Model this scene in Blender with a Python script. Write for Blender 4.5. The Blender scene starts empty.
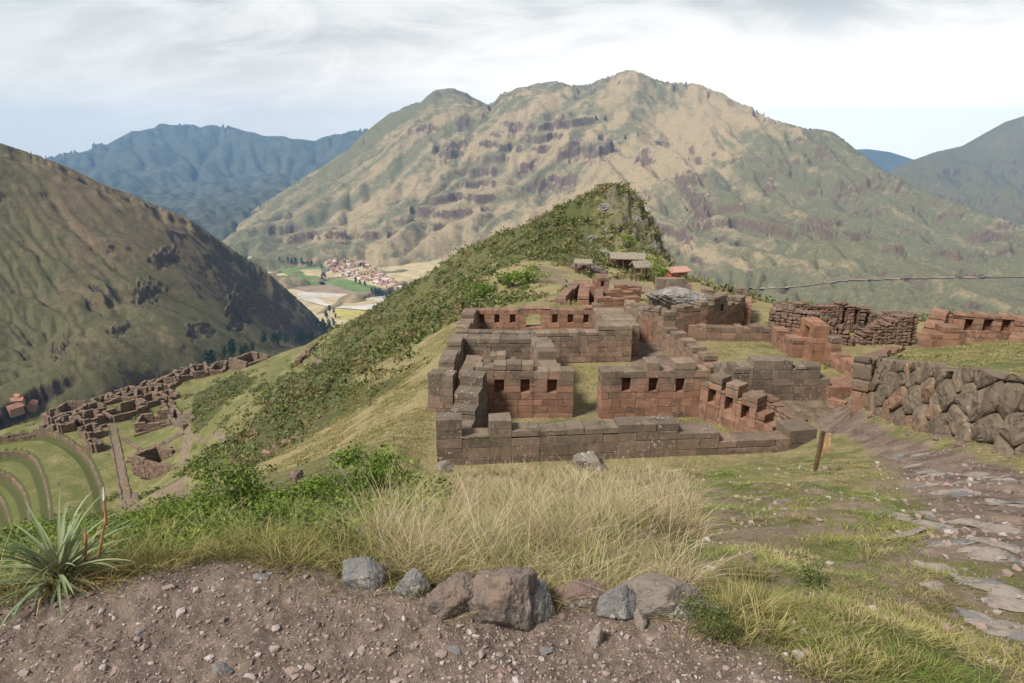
import bpy, math, random
import numpy as np
from mathutils import Vector, Matrix

# ------------------------------------------------------------------ camera, world, sun, exposure
SC = bpy.context.scene
COL = SC.collection
CAMZ = 1.65
F = 683.0
PITCH = math.atan(201.5 / F)
cam_d = bpy.data.cameras.new("camera"); cam_d.sensor_width = 36.0; cam_d.lens = F / 1024 * 36.0
cam_d.clip_start = 0.05; cam_d.clip_end = 90000
cam = bpy.data.objects.new("camera", cam_d); COL.objects.link(cam)
cam.location = (0, 0, CAMZ); cam.rotation_euler = (math.pi / 2 - PITCH, 0, 0)
SC.camera = cam

SUN_EL, SUN_AZ = 48.0, 232.0          # azimuth clockwise from +Y (the view direction): behind, to the left
sun_d = bpy.data.lights.new("sun", 'SUN'); sun_d.energy = 3.0; sun_d.angle = math.radians(13); sun_d.color = (1.0, 0.955, 0.89)
sun = bpy.data.objects.new("sun", sun_d); COL.objects.link(sun)
_a, _e = math.radians(SUN_AZ), math.radians(SUN_EL)
_sd = Vector((math.sin(_a) * math.cos(_e), math.cos(_a) * math.cos(_e), math.sin(_e)))
sun.rotation_euler = (-_sd).to_track_quat('-Z', 'Y').to_euler()

W = bpy.data.worlds.new("World"); SC.world = W; W.use_nodes = True
wt = W.node_tree; wt.nodes.clear()
SC.view_settings.view_transform = 'Standard'; SC.view_settings.look = 'None'
SC.view_settings.exposure = 1.10; SC.view_settings.gamma = 1.0
SC.view_settings.use_curve_mapping = False
SC.cycles.volume_bounces = 0
SC.cycles.max_bounces = 6
SC.cycles.diffuse_bounces = 3


# ------------------------------------------------------------------ node helpers
def nd(nt, typ, ins=None, **props):
    n = nt.nodes.new(typ)
    for k, v in props.items():
        setattr(n, k, v)
    for k, v in (ins or {}).items():
        s = n.inputs[k]
        if isinstance(v, bpy.types.NodeSocket):
            nt.links.new(v, s)
        else:
            s.default_value = v
    return n


def c4(c):
    return (c[0], c[1], c[2], 1.0)


def noise(nt, vec, scale, detail=4, rough=0.55, dist=0.0):
    return nd(nt, 'ShaderNodeTexNoise', {'Vector': vec, 'Scale': scale, 'Detail': detail, 'Roughness': rough, 'Distortion': dist}).outputs[0]


def smooth(nt, val, a, b, o0=0.0, o1=1.0):
    return nd(nt, 'ShaderNodeMapRange', {0: val, 1: a, 2: b, 3: o0, 4: o1}, interpolation_type='SMOOTHSTEP').outputs[0]


def math_(nt, op, a, b=0.0, clamp=False):
    n = nt.nodes.new('ShaderNodeMath'); n.operation = op; n.use_clamp = clamp
    for i, v in enumerate((a, b)):
        if isinstance(v, bpy.types.NodeSocket): nt.links.new(v, n.inputs[i])
        else: n.inputs[i].default_value = v
    return n.outputs[0]


def mix(nt, fac, a, b, blend='MIX'):
    n = nt.nodes.new('ShaderNodeMix'); n.data_type = 'RGBA'; n.blend_type = blend
    for s, v in ((n.inputs[0], fac), (n.inputs[6], a), (n.inputs[7], b)):
        if isinstance(v, bpy.types.NodeSocket): nt.links.new(v, s)
        elif isinstance(v, (int, float)): s.default_value = v
        else: s.default_value = c4(v)
    return n.outputs[2]


def attr(nt, name):
    return nd(nt, 'ShaderNodeAttribute', attribute_name=name).outputs['Fac']


def new_mat(name):
    m = bpy.data.materials.new(name); m.use_nodes = True
    nt = m.node_tree; b = nt.nodes['Principled BSDF']
    b.inputs['Roughness'].default_value = 0.92
    b.inputs['Specular IOR Level'].default_value = 0.15
    return m, nt, b


def finish(nt, b, col, bump=None, strength=0.4, dist=0.02):
    if isinstance(col, bpy.types.NodeSocket): nt.links.new(col, b.inputs['Base Color'])
    else: b.inputs['Base Color'].default_value = c4(col)
    if bump is not None:
        bn = nd(nt, 'ShaderNodeBump', {'Strength': strength, 'Distance': dist, 'Height': bump})
        nt.links.new(bn.outputs[0], b.inputs['Normal'])


def geo(nt):
    return nt.nodes.new('ShaderNodeNewGeometry').outputs


# sky: Nishita seen through breaks in a layer of noise cloud
tc = wt.nodes.new('ShaderNodeTexCoord')
sky = nd(wt, 'ShaderNodeTexSky', sky_type='NISHITA', sun_disc=False, sun_elevation=_e, sun_rotation=_a, altitude=3300.0, air_density=1.0)
sep = nd(wt, 'ShaderNodeSeparateXYZ', {0: tc.outputs['Generated']})
zz = math_(wt, 'MAXIMUM', sep.outputs[2], 0.0)
den = math_(wt, 'ADD', zz, 0.30)
cx = math_(wt, 'DIVIDE', sep.outputs[0], den)
cy = math_(wt, 'DIVIDE', sep.outputs[1], den)
cv = nd(wt, 'ShaderNodeCombineXYZ', {0: cx, 1: cy, 2: 0.37}).outputs[0]
big = noise(wt, nd(wt, 'ShaderNodeMapping', {'Vector': cv, 'Location': (3.1, 1.7, 0), 'Scale': (0.55, 0.9, 1)}).outputs[0], 0.9, 4, 0.55, 0.6)
fine = noise(wt, nd(wt, 'ShaderNodeMapping', {'Vector': cv, 'Scale': (0.9, 1.4, 1)}).outputs[0], 2.8, 9, 0.6, 0.8)
cl = math_(wt, 'ADD', math_(wt, 'MULTIPLY', big, 0.62), math_(wt, 'MULTIPLY', fine, 0.38))
# the cloud deck thins and brightens towards the right of the view, is greyer to the left
side = smooth(wt, math_(wt, 'ADD', sep.outputs[0], math_(wt, 'MULTIPLY', big, 0.25)), -0.62, -0.18)
bright = smooth(wt, cl, 0.43, 0.60)
ccol = mix(wt, bright, (0.225, 0.242, 0.252), (0.455, 0.455, 0.45))
ccol = mix(wt, side, mix(wt, 0.78, ccol, (0.215, 0.27, 0.285)), ccol)
lowr = math_(wt, 'MULTIPLY', smooth(wt, sep.outputs[2], 0.20, 0.02), smooth(wt, sep.outputs[0], -0.4, 0.3))
horz = math_(wt, 'MULTIPLY', smooth(wt, sep.outputs[2], 0.20, 0.02), 0.65)
ccol = mix(wt, horz, ccol, (0.60, 0.56, 0.51))
ccol = mix(wt, math_(wt, 'MULTIPLY', lowr, 0.8), ccol, (0.80, 0.77, 0.72))
gap = math_(wt, 'MULTIPLY', smooth(wt, cl, 0.47, 0.36), smooth(wt, sep.outputs[0], 0.25, 0.62))
bg1 = nd(wt, 'ShaderNodeBackground', {'Color': sky.outputs[0], 'Strength': 0.07})
bg2 = nd(wt, 'ShaderNodeBackground', {'Color': ccol, 'Strength': 1.0})
cover = math_(wt, 'SUBTRACT', 1.0, math_(wt, 'MULTIPLY', gap, 0.85))
mx = nd(wt, 'ShaderNodeMixShader', {0: cover, 1: bg1.outputs[0], 2: bg2.outputs[0]})
wo = nd(wt, 'ShaderNodeOutputWorld', {0: mx.outputs[0]})

# ------------------------------------------------------------------ numeric helpers
rng = np.random.default_rng(7)
random.seed(7)
cp, sp = math.cos(PITCH), math.sin(PITCH)


def ray(px, py):
    u = (np.asarray(px, float) - 512) / F; v = (341.5 - np.asarray(py, float)) / F
    return u, cp + v * sp, -sp + v * cp


def P(px, py, D):
    """point seen at a photo position, D metres ahead"""
    u, dy, dz = ray(px, py); k = D / dy
    return np.array([u * k, D + 0 * u, CAMZ + dz * k])


def zplane(y):
    return -8.45 - 0.03 * (y - 20)


def PL(px, py):
    """point on the level court of the ruins"""
    u, dy, dz = ray(px, py)
    k = (CAMZ + 8.45 - 0.6) / (-dz - 0.03 * dy)
    return np.array([u * k, dy * k, CAMZ + dz * k])


def hpx(x, y, py):
    _, dy, dz = ray(512, py)
    return CAMZ + y * dz / dy


def perlin(x, y, seed=0):
    xi = np.floor(x).astype(np.int64); yi = np.floor(y).astype(np.int64)
    xf = x - xi; yf = y - yi

    def g(ix, iy, dx, dy):
        h = (ix * 374761393 + iy * 668265263 + seed * 974634541) & 0xffffffff
        h = ((h ^ (h >> 13)) * 1274126177) & 0xffffffff
        h = (h ^ (h >> 16)) & 0xffff
        a = h * (2 * math.pi / 65536)
        return np.cos(a) * dx + np.sin(a) * dy
    u = xf * xf * xf * (xf * (xf * 6 - 15) + 10); v = yf * yf * yf * (yf * (yf * 6 - 15) + 10)
    a = g(xi, yi, xf, yf); b = g(xi + 1, yi, xf - 1, yf); c = g(xi, yi + 1, xf, yf - 1); d = g(xi + 1, yi + 1, xf - 1, yf - 1)
    return (a + (b - a) * u + (c - a + (a - b - c + d) * u) * v) * 1.5


def fbm(x, y, oct=5, seed=0, gain=0.5):
    s = 0; a = 1.0
    for i in range(oct):
        s = s + a * perlin(x, y, seed + i); x = x * 2.03 + 7.1; y = y * 2.03 - 3.3; a *= gain
    return s


def ss(x, a, b):
    t = np.clip((x - a) / (b - a), 0, 1); return t * t * (3 - 2 * t)


class TPS:
    def __init__(s, pts, vals, reg=1e-4):
        s.p = np.asarray(pts, float); n = len(s.p)
        d = s.k(s.p, s.p) + reg * np.eye(n)
        Q = np.hstack([np.ones((n, 1)), s.p])
        A = np.zeros((n + 3, n + 3)); A[:n, :n] = d; A[:n, n:] = Q; A[n:, :n] = Q.T
        s.w = np.linalg.solve(A, np.concatenate([vals, np.zeros(3)]))

    @staticmethod
    def k(a, b):
        r2 = ((a[:, None, 0] - b[None, :, 0]) ** 2 + (a[:, None, 1] - b[None, :, 1]) ** 2)
        return 0.5 * r2 * np.log(r2 + 1e-12)

    def __call__(s, q):
        out = np.empty(len(q)); n = len(s.p)
        for i in range(0, len(q), 40000):
            c = q[i:i + 40000]
            out[i:i + 40000] = s.k(c, s.p) @ s.w[:n] + s.w[n] + c @ s.w[n + 1:]
        return out


def polytps(ctrl, reg=1e-4):
    """control points (px, py, D) -> slope z/r as a smooth function of bearing and log distance"""
    c = np.array(ctrl, float)
    X, Y, Z = P(c[:, 0], c[:, 1], c[:, 2])
    r = np.hypot(X, Y); az = np.arctan2(X, Y)
    return TPS(np.c_[az * 1.6, np.log(r)], Z / r, reg)


def sdpoly(x, y, poly):
    """signed distance to a polygon, positive inside"""
    p = np.asarray(poly, float); d = np.full(x.shape, 1e9); ins = np.zeros(x.shape, bool)
    for i in range(len(p)):
        a, b = p[i], p[(i + 1) % len(p)]
        ex, ey = b - a; wx, wy = x - a[0], y - a[1]
        t = np.clip((wx * ex + wy * ey) / (ex * ex + ey * ey + 1e-12), 0, 1)
        d = np.minimum(d, np.hypot(wx - ex * t, wy - ey * t))
        c = ((a[1] <= y) & (b[1] > y)) | ((b[1] <= y) & (a[1] > y))
        xi = a[0] + (y - a[1]) / np.where(abs(ey) < 1e-9, 1e-9, ey) * ex
        ins ^= c & (x < xi)
    return np.where(ins, d, -d)


def polydist(x, y, pts):
    d = np.full(x.shape, 1e9)
    for a, b in zip(pts[:-1], pts[1:]):
        e = (b - a)[:2]; w0, w1 = x - a[0], y - a[1]
        t = np.clip((w0 * e[0] + w1 * e[1]) / (e @ e + 1e-9), 0, 1)
        d = np.minimum(d, np.hypot(w0 - e[0] * t, w1 - e[1] * t))
    return d


# ------------------------------------------------------------------ mesh helpers
def tag(o, label=None, cat=None, group=None, kind=None):
    if label: o['label'] = label
    if cat: o['category'] = cat
    if group: o['group'] = group
    if kind: o['kind'] = kind
    return o


def thing(name, label, cat, loc=(0, 0, 0), group=None, rz=0.0):
    o = bpy.data.objects.new(name, None); COL.objects.link(o)
    o.location = [float(a) for a in loc]; o.rotation_euler = (0, 0, rz); o.empty_display_size = 0.2
    return tag(o, label, cat, group)


def mk(name, V, faces, mat, parent=None, loc=None, smooth=False, attrs=None):
    """V (n,3) in world space when loc is given or parent is unrotated; faces: list of (m,k) arrays"""
    V = np.asarray(V, float)
    me = bpy.data.meshes.new(name)
    faces = [np.asarray(f) for f in faces if len(f)]
    idx = np.concatenate([f.ravel() for f in faces]).astype(np.int32)
    tot = np.concatenate([np.full(len(f), f.shape[1]) for f in faces])
    st = np.concatenate([[0], np.cumsum(tot)[:-1]]).astype(np.int32)
    org = np.zeros(3)
    if loc is not None: org = np.asarray(loc, float)
    me.vertices.add(len(V)); me.vertices.foreach_set('co', (V - org).astype(np.float32).ravel())
    me.loops.add(len(idx)); me.loops.foreach_set('vertex_index', idx)
    me.polygons.add(len(st)); me.polygons.foreach_set('loop_start', st)
    me.polygons.foreach_set('use_smooth', np.full(len(st), bool(smooth)))
    for k, v in (attrs or {}).items():
        a = me.attributes.new(k, 'FLOAT', 'POINT'); a.data.foreach_set('value', np.asarray(v, np.float32))
    me.update(calc_edges=True)
    if isinstance(mat, (list, tuple)):
        for q in mat: me.materials.append(q)
    else: me.materials.append(mat)
    o = bpy.data.objects.new(name, me); COL.objects.link(o)
    if parent is not None:
        o.parent = parent
        base = np.array(parent.location) if loc is not None and not parent.get('_local') else np.zeros(3)
        o.location = [float(a) for a in (org - base)]
    else:
        o.location = [float(a) for a in org]
    return o


def copy_tree(o, parent=None):
    c = o.copy(); COL.objects.link(c)
    if parent is not None: c.parent = parent
    for ch in list(o.children): copy_tree(ch, c)
    return c


# chamfered block template
_tpl, _sgn, _ax = [], [], []
for ax in range(3):
    for s in (-1, 1):
        for a in (-1, 1):
            for b in (-1, 1):
                v = [0, 0, 0]; v[ax] = s; v[(ax + 1) % 3] = a; v[(ax + 2) % 3] = b
                _sgn.append(v); _ax.append(ax)
_sgn = np.array(_sgn); _ax = np.array(_ax)
_lk = {(tuple(s), a): i for i, (s, a) in enumerate(zip(_sgn.tolist(), _ax))}
_q, _t = [], []


def _orient(f):
    p = np.array([_sgn[i] * np.where(np.arange(3) == _ax[i], 1.0, 0.8) for i in f])
    n = np.cross(p[1] - p[0], p[2] - p[0])
    return f if n @ p.mean(0) > 0 else f[::-1]


for ax in range(3):
    for s in (-1, 1):
        o1, o2 = (ax + 1) % 3, (ax + 2) % 3
        f = []
        for a, b in ((-1, -1), (1, -1), (1, 1), (-1, 1)):
            v = [0, 0, 0]; v[ax] = s; v[o1] = a; v[o2] = b; f.append(_lk[(tuple(v), ax)])
        _q.append(_orient(f))
for e in range(3):
    o1, o2 = (e + 1) % 3, (e + 2) % 3
    for a in (-1, 1):
        for b in (-1, 1):
            v0 = [0, 0, 0]; v0[o1] = a; v0[o2] = b; v1 = list(v0); v0[e] = -1; v1[e] = 1
            _q.append(_orient([_lk[(tuple(v0), o1)], _lk[(tuple(v1), o1)], _lk[(tuple(v1), o2)], _lk[(tuple(v0), o2)]]))
for a in (-1, 1):
    for b in (-1, 1):
        for c in (-1, 1):
            _t.append(_orient([_lk[((a, b, c), k)] for k in range(3)]))
_q = np.array(_q); _t = np.array(_t)
_corner = ((_sgn > 0) * np.array([1, 2, 4])).sum(1)


def blocks(lo, hi, ch=0.02, jit=0.012, r=rng):
    """chamfered, slightly irregular boxes -> V (n*24,3), [quads, tris]"""
    lo = np.asarray(lo, float); hi = np.asarray(hi, float); n = len(lo)
    c = (lo + hi) / 2; h = (hi - lo) / 2
    chs = np.minimum(ch * (0.7 + 0.6 * r.random((n, 1, 1))), h.min(1)[:, None, None] * 0.45)
    inset = np.where(np.arange(3)[None, :] == _ax[:, None], 0.0, 1.0)
    V = c[:, None] + _sgn[None] * (h[:, None] - inset[None] * chs)
    J = (r.random((n, 8, 3)) - 0.5) * 2 * jit
    V = V + J[:, _corner]
    off = (np.arange(n) * 24)[:, None, None]
    return V.reshape(-1, 3), [(_q[None] + off).reshape(-1, 4), (_t[None] + off).reshape(-1, 3)]


def frame(A, B, away=True):
    A = np.asarray(A, float); B = np.asarray(B, float)
    d = (B - A)[:2]; L = float(np.hypot(*d)); d = d / L; n = np.array([-d[1], d[0]])
    if away and n @ ((A + B) / 2)[:2] < 0: n = -n
    return L, d, n


def wall(parent, A, B, t=0.75, prof=((0, 1.0),), niches=(), mat=None, course=0.27, blen=0.44, ch=0.010, jit=0.010, base=-0.9,
         center=False, name='wall', z0=None, seed=None, batter=0.05, split=1, label=None, rough=0.0, openings=()):
    """a block wall whose front face runs A-B; prof (fraction, height) steps; niches (s0, s1, h0, h1) are recessed from the front"""
    r = np.random.default_rng(seed if seed is not None else int(abs(A[0] * 131 + A[1] * 17 + B[0] * 71 + B[1] * 7) * 10) % 100000)
    L, d, n = frame(A, B)
    if z0 is None: z0 = min(A[2], B[2])
    ps = [p[0] * L for p in prof]; ph = [p[1] for p in prof]
    Hm = max(ph)
    edges = [base] + sorted({h for q in niches for h in (q[2], q[3])}) + [Hm]
    cz = []
    for a, b in zip(edges[:-1], edges[1:]):
        k = max(1, round((b - a) / course)); ww = 0.8 + 0.4 * r.random(k); ww = np.cumsum(ww) / ww.sum()
        cz += [(a + (b - a) * w0, a + (b - a) * w1) for w0, w1 in zip([0] + list(ww[:-1]), ww)]
    lo, hi, nlo, nhi = [], [], [], []
    for za, zb in cz:
        zm = (za + zb) / 2
        cuts = {0.0, L} | {p for p in ps if 0 < p < L}
        act = [q for q in niches if q[2] <= zm <= q[3]]
        opn = [q for q in openings if q[2] <= zm <= q[3]]
        for q in act + opn: cuts |= {q[0], q[1]}
        cuts = sorted(cuts)
        for a, b in zip(cuts[:-1], cuts[1:]):
            if b - a < 0.03: continue
            m = (a + b) / 2
            if any(q[0] <= m <= q[1] for q in opn): continue
            if any(q[0] <= m <= q[1] for q in act):
                nlo.append((a - 0.03, 0.36, za)); nhi.append((b + 0.03, t, zb)); continue
            k = max(1, round((b - a) / blen)); ww = 0.6 + 0.8 * r.random(k); ww = np.cumsum(ww) / ww.sum()
            xs = [a] + list(a + (b - a) * ww)
            for s0, s1 in zip(xs[:-1], xs[1:]):
                sm = (s0 + s1) / 2
                H = ph[max(i for i, p in enumerate(ps) if p <= sm + 1e-6)]
                if rough: H += rough * perlin(np.array([sm * 0.9]), np.array([z0 + ps[0] + L]), 5)[0]
                if za > H - 0.07: continue
                top = min(zb, H) - (0.05 * r.random() if zb > H - 0.3 else 0)
                tt = [0] + sorted(t * (k2 + 0.3 * (r.random() - 0.5)) / split for k2 in range(1, split)) + [t]
                for t0, t1 in zip(tt[:-1], tt[1:]):
                    lo.append((s0 + 0.003, t0, za + 0.003)); hi.append((s1 - 0.003, t1, top - 0.003))
    A2 = np.array(A[:2]); org = np.array([A[0], A[1], z0])

    def put(lo, hi, nm, par, c):
        V, f = blocks(lo, hi, c, jit, r)
        # uneven faces
        V[:, 1] += (np.repeat(r.random(len(lo)), 24) - 0.5) * jit * 1.6
        tt = V[:, 1] - t / 2
        tt = tt * (1 - batter * np.clip(V[:, 2], 0, 4) / t)
        if not center: tt = tt + t / 2
        S = V[:, 0]
        Wd = np.c_[A2[0] + S * d[0] + tt * n[0], A2[1] + S * d[1] + tt * n[1], V[:, 2] + z0]
        return Wd, f
    Wd, f = put(lo, hi, name, parent, ch)
    o = mk(name, Wd, f, mat, parent, loc=org)
    if label: o['label'] = label
    if nlo:
        for q in niches:
            s = [i for i, (a, b) in enumerate(zip(nlo, nhi)) if a[0] < (q[0] + q[1]) / 2 < b[0]]
            Wd, f = put([nlo[i] for i in s], [nhi[i] for i in s], 'niche', o, 0.01)
            me = mk('niche', Wd, f, MAT['stone_in'], None, loc=org)
            me.parent = o; me.location = (0, 0, 0)
    return o


# ------------------------------------------------------------------ materials
MAT = {}


def stone_mat(name, grey=(0.235, 0.205, 0.165), red=(0.33, 0.165, 0.105), amount=0.5, hred=1.3, lich=0.6, rv=0.7):
    m, nt, b = new_mat(name)
    g = geo(nt); pos = g['Position']; rnd = g['Random Per Island']
    oz = nd(nt, 'ShaderNodeSeparateXYZ', {0: nd(nt, 'ShaderNodeTexCoord').outputs['Object']}).outputs[2]
    n1 = noise(nt, pos, 0.55, 5, 0.6); n2 = noise(nt, pos, 9.0, 6, 0.65); n3 = noise(nt, pos, 2.6, 5, 0.65); n4 = noise(nt, pos, 30.0, 4, 0.7)
    # clean reddish stone low on the wall, greyer weathered stone near its top
    hh = math_(nt, 'SUBTRACT', hred, oz)
    hh = math_(nt, 'ADD', hh, math_(nt, 'MULTIPLY', math_(nt, 'SUBTRACT', n1, 0.5), 2.6))
    hh = math_(nt, 'ADD', hh, math_(nt, 'MULTIPLY', math_(nt, 'SUBTRACT', rnd, 0.5), rv))
    f = math_(nt, 'MULTIPLY', smooth(nt, hh, -0.35, 0.6), amount)
    col = mix(nt, f, grey, red)
    val = math_(nt, 'ADD', 0.74, math_(nt, 'MULTIPLY', rnd, 0.48))
    val = math_(nt, 'MULTIPLY', val, math_(nt, 'ADD', 0.55, math_(nt, 'MULTIPLY', n3, 0.9)))
    col = mix(nt, 1.0, col, nd(nt, 'ShaderNodeCombineColor', {0: val, 1: val, 2: val}).outputs[0], 'MULTIPLY')
    stain = smooth(nt, noise(nt, pos, 1.5, 8, 0.78, 0.5), 0.50, 0.66)
    col = mix(nt, math_(nt, 'MULTIPLY', stain, 0.72), col, (0.05, 0.040, 0.033))
    li = math_(nt, 'MULTIPLY', smooth(nt, n2, 0.56, 0.66), math_(nt, 'MULTIPLY', smooth(nt, n1, 0.40, 0.62), lich))
    col = mix(nt, li, col, (0.42, 0.40, 0.34))
    bmp = math_(nt, 'ADD', n2, math_(nt, 'MULTIPLY', n4, 0.5))
    finish(nt, b, col, bmp, 0.55, 0.03)
    MAT[name] = m


stone_mat('stone', (0.165, 0.124, 0.09), (0.185, 0.11, 0.075), 0.65)
stone_mat('stone_dark', (0.14, 0.108, 0.08), (0.15, 0.095, 0.067), 0.6, 0.9, 0.9)
stone_mat('stone_red', (0.165, 0.122, 0.087), (0.212, 0.11, 0.071), 0.85, 1.55, 0.5)
stone_mat('stone_in', (0.14, 0.085, 0.06), (0.20, 0.085, 0.05), 0.8, 3.0, 0.0)
stone_mat('rubble', (0.135, 0.10, 0.076), (0.165, 0.09, 0.062), 0.6, 2.0, 0.45)
stone_mat('boulder', (0.15, 0.112, 0.08), (0.195, 0.11, 0.068), 0.85, 1.1, 0.45, 3.0)
stone_mat('far_stone', (0.155, 0.115, 0.085), (0.17, 0.10, 0.066), 0.5, 2.0, 0.0)


def rock_mat(name, a, bcol, lich=0.7, sc=1.0):
    m, nt, b = new_mat(name)
    oc = nd(nt, 'ShaderNodeTexCoord').outputs['Object']
    n1 = noise(nt, oc, 4.0 * sc, 6, 0.65, 0.4); n2 = noise(nt, oc, 18.0 * sc, 6, 0.7); n3 = noise(nt, oc, 60 * sc, 4, 0.7)
    col = mix(nt, smooth(nt, n1, 0.38, 0.62), a, bcol)
    col = mix(nt, math_(nt, 'MULTIPLY', smooth(nt, n2, 0.5, 0.68), 0.55), col, tuple(0.35 * x for x in a))
    col = mix(nt, math_(nt, 'MULTIPLY', smooth(nt, noise(nt, oc, 7 * sc, 5, 0.75), 0.57, 0.64), lich), col, (0.46, 0.44, 0.38))
    finish(nt, b, col, math_(nt, 'ADD', n2, math_(nt, 'MULTIPLY', n3, 0.5)), 0.7, 0.02 / sc)
    MAT[name] = m


rock_mat('rock_brown', (0.17, 0.122, 0.095), (0.12, 0.10, 0.09), 0.35)
rock_mat('rock_grey', (0.165, 0.155, 0.152), (0.12, 0.113, 0.112), 0.5)
rock_mat('rock_red', (0.165, 0.105, 0.085), (0.13, 0.10, 0.09), 0.6)
rock_mat('rock_lichen', (0.175, 0.145, 0.12), (0.14, 0.12, 0.10), 0.95)
rock_mat('outcrop', (0.17, 0.155, 0.145), (0.24, 0.215, 0.19), 0.4, 0.25)
rock_mat('slab', (0.25, 0.205, 0.172), (0.20, 0.172, 0.152), 0.35)
rock_mat('pebble', (0.26, 0.19, 0.16), (0.20, 0.155, 0.14), 0.2)


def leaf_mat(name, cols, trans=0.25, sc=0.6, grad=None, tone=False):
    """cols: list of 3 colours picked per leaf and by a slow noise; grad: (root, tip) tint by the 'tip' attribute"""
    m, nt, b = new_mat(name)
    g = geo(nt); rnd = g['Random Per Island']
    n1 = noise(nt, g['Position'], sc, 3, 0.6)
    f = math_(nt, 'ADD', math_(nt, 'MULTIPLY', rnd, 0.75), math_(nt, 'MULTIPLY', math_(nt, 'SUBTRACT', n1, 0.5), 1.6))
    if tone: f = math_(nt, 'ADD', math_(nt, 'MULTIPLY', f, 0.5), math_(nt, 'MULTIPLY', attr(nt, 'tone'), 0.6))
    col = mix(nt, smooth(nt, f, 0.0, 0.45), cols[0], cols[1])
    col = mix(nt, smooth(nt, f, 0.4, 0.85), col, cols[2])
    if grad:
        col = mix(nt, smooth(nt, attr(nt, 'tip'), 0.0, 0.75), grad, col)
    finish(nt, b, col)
    b.inputs['Roughness'].default_value = 0.7
    tr = nd(nt, 'ShaderNodeBsdfTranslucent', {'Color': col})
    ms = nd(nt, 'ShaderNodeMixShader', {0: trans, 1: b.outputs[0], 2: tr.outputs[0]})
    nt.links.new(ms.outputs[0], nt.nodes['Material Output'].inputs[0])
    MAT[name] = m


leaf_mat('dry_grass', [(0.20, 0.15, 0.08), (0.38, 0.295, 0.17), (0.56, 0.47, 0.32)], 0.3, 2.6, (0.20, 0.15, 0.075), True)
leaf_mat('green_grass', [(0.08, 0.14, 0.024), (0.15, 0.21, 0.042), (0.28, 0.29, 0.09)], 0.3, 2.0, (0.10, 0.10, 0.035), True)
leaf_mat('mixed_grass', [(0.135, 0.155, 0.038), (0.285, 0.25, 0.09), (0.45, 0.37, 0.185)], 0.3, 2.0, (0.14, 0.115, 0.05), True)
leaf_mat('shrub_leaf', [(0.05, 0.066, 0.02), (0.10, 0.125, 0.036), (0.18, 0.19, 0.06)], 0.2, 0.07)
leaf_mat('shrub_olive', [(0.068, 0.078, 0.027), (0.13, 0.142, 0.048), (0.215, 0.21, 0.085)], 0.2, 0.1)
leaf_mat('bush_leaf', [(0.06, 0.105, 0.016), (0.125, 0.19, 0.028), (0.235, 0.275, 0.06)], 0.3, 1.4)
leaf_mat('tree_leaf', [(0.018, 0.034, 0.018), (0.03, 0.052, 0.026), (0.05, 0.075, 0.03)], 0.1, 0.02)
leaf_mat('agave_leaf', [(0.10, 0.145, 0.072), (0.155, 0.20, 0.10), (0.25, 0.28, 0.16)], 0.08, 2.0, (0.20, 0.20, 0.11))
leaf_mat('agave_dead', [(0.30, 0.17, 0.07), (0.38, 0.25, 0.12), (0.45, 0.34, 0.19)], 0.1, 3.0)


def plain(name, col, var=0.25, sc=3.0, rough=0.9, bump=0.3):
    m, nt, b = new_mat(name)
    oc = nd(nt, 'ShaderNodeTexCoord').outputs['Object']
    n = noise(nt, oc, sc, 6, 0.65)
    c = mix(nt, smooth(nt, n, 0.3, 0.7), tuple(x * (1 - var) for x in col), tuple(min(1, x * (1 + var)) for x in col))
    finish(nt, b, c, n, bump, 0.02); b.inputs['Roughness'].default_value = rough
    MAT[name] = m


plain('wood', (0.10, 0.06, 0.035), 0.4, 8)
plain('wood_pale', (0.34, 0.22, 0.12), 0.3, 9)
plain('thatch', (0.20, 0.17, 0.13), 0.35, 6)
plain('adobe', (0.26, 0.15, 0.10), 0.25, 2)
plain('red_paint', (0.28, 0.075, 0.05), 0.2, 2)
plain('white_roof', (0.36, 0.20, 0.16), 0.12, 3)
plain('stalk', (0.27, 0.13, 0.07), 0.4, 12)
plain('stalk_tip', (0.62, 0.56, 0.50), 0.1, 12)
plain('roof_tile', (0.29, 0.14, 0.095), 0.3, 0.15)
plain('roof_tin', (0.50, 0.43, 0.39), 0.2, 0.15)
plain('plaster', (0.50, 0.42, 0.34), 0.2, 0.1)
plain('bark', (0.09, 0.065, 0.045), 0.3, 4)
plain('road', (0.30, 0.19, 0.14), 0.25, 0.05)
plain('river', (0.42, 0.37, 0.32), 0.25, 0.02)
plain('field_green', (0.12, 0.165, 0.05), 0.25, 0.02)
plain('field_tan', (0.38, 0.30, 0.17), 0.2, 0.02)
plain('field_gold', (0.36, 0.30, 0.09), 0.2, 0.02)
plain('field_brown', (0.24, 0.17, 0.12), 0.2, 0.02)

# ground material ---------------------------------------------------
m, nt, b = new_mat('ground_mix')
g = geo(nt); pos = g['Position']
nA = noise(nt, pos, 0.22, 5, 0.6); nB = noise(nt, pos, 1.6, 6, 0.65); nC = noise(nt, pos, 9, 6, 0.7); nD = noise(nt, pos, 42, 5, 0.7)
dry = math_(nt, 'ADD', attr(nt, 'dry'), math_(nt, 'MULTIPLY', math_(nt, 'SUBTRACT', math_(nt, 'ADD', nA, nB), 1.0), 1.9))
grass = mix(nt, smooth(nt, dry, 0.1, 0.9), (0.115, 0.125, 0.036), (0.30, 0.235, 0.12))
grass = mix(nt, smooth(nt, nC, 0.4, 0.66), mix(nt, 0.5, grass, (0.06, 0.062, 0.022)), grass)
grass = mix(nt, math_(nt, 'MULTIPLY', smooth(nt, nD, 0.5, 0.64), 0.4), grass, (0.055, 0.055, 0.022))
grass = mix(nt, math_(nt, 'MULTIPLY', smooth(nt, noise(nt, pos, 3.4, 7, 0.75), 0.56, 0.68), 0.55), grass, (0.19, 0.14, 0.085))
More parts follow.
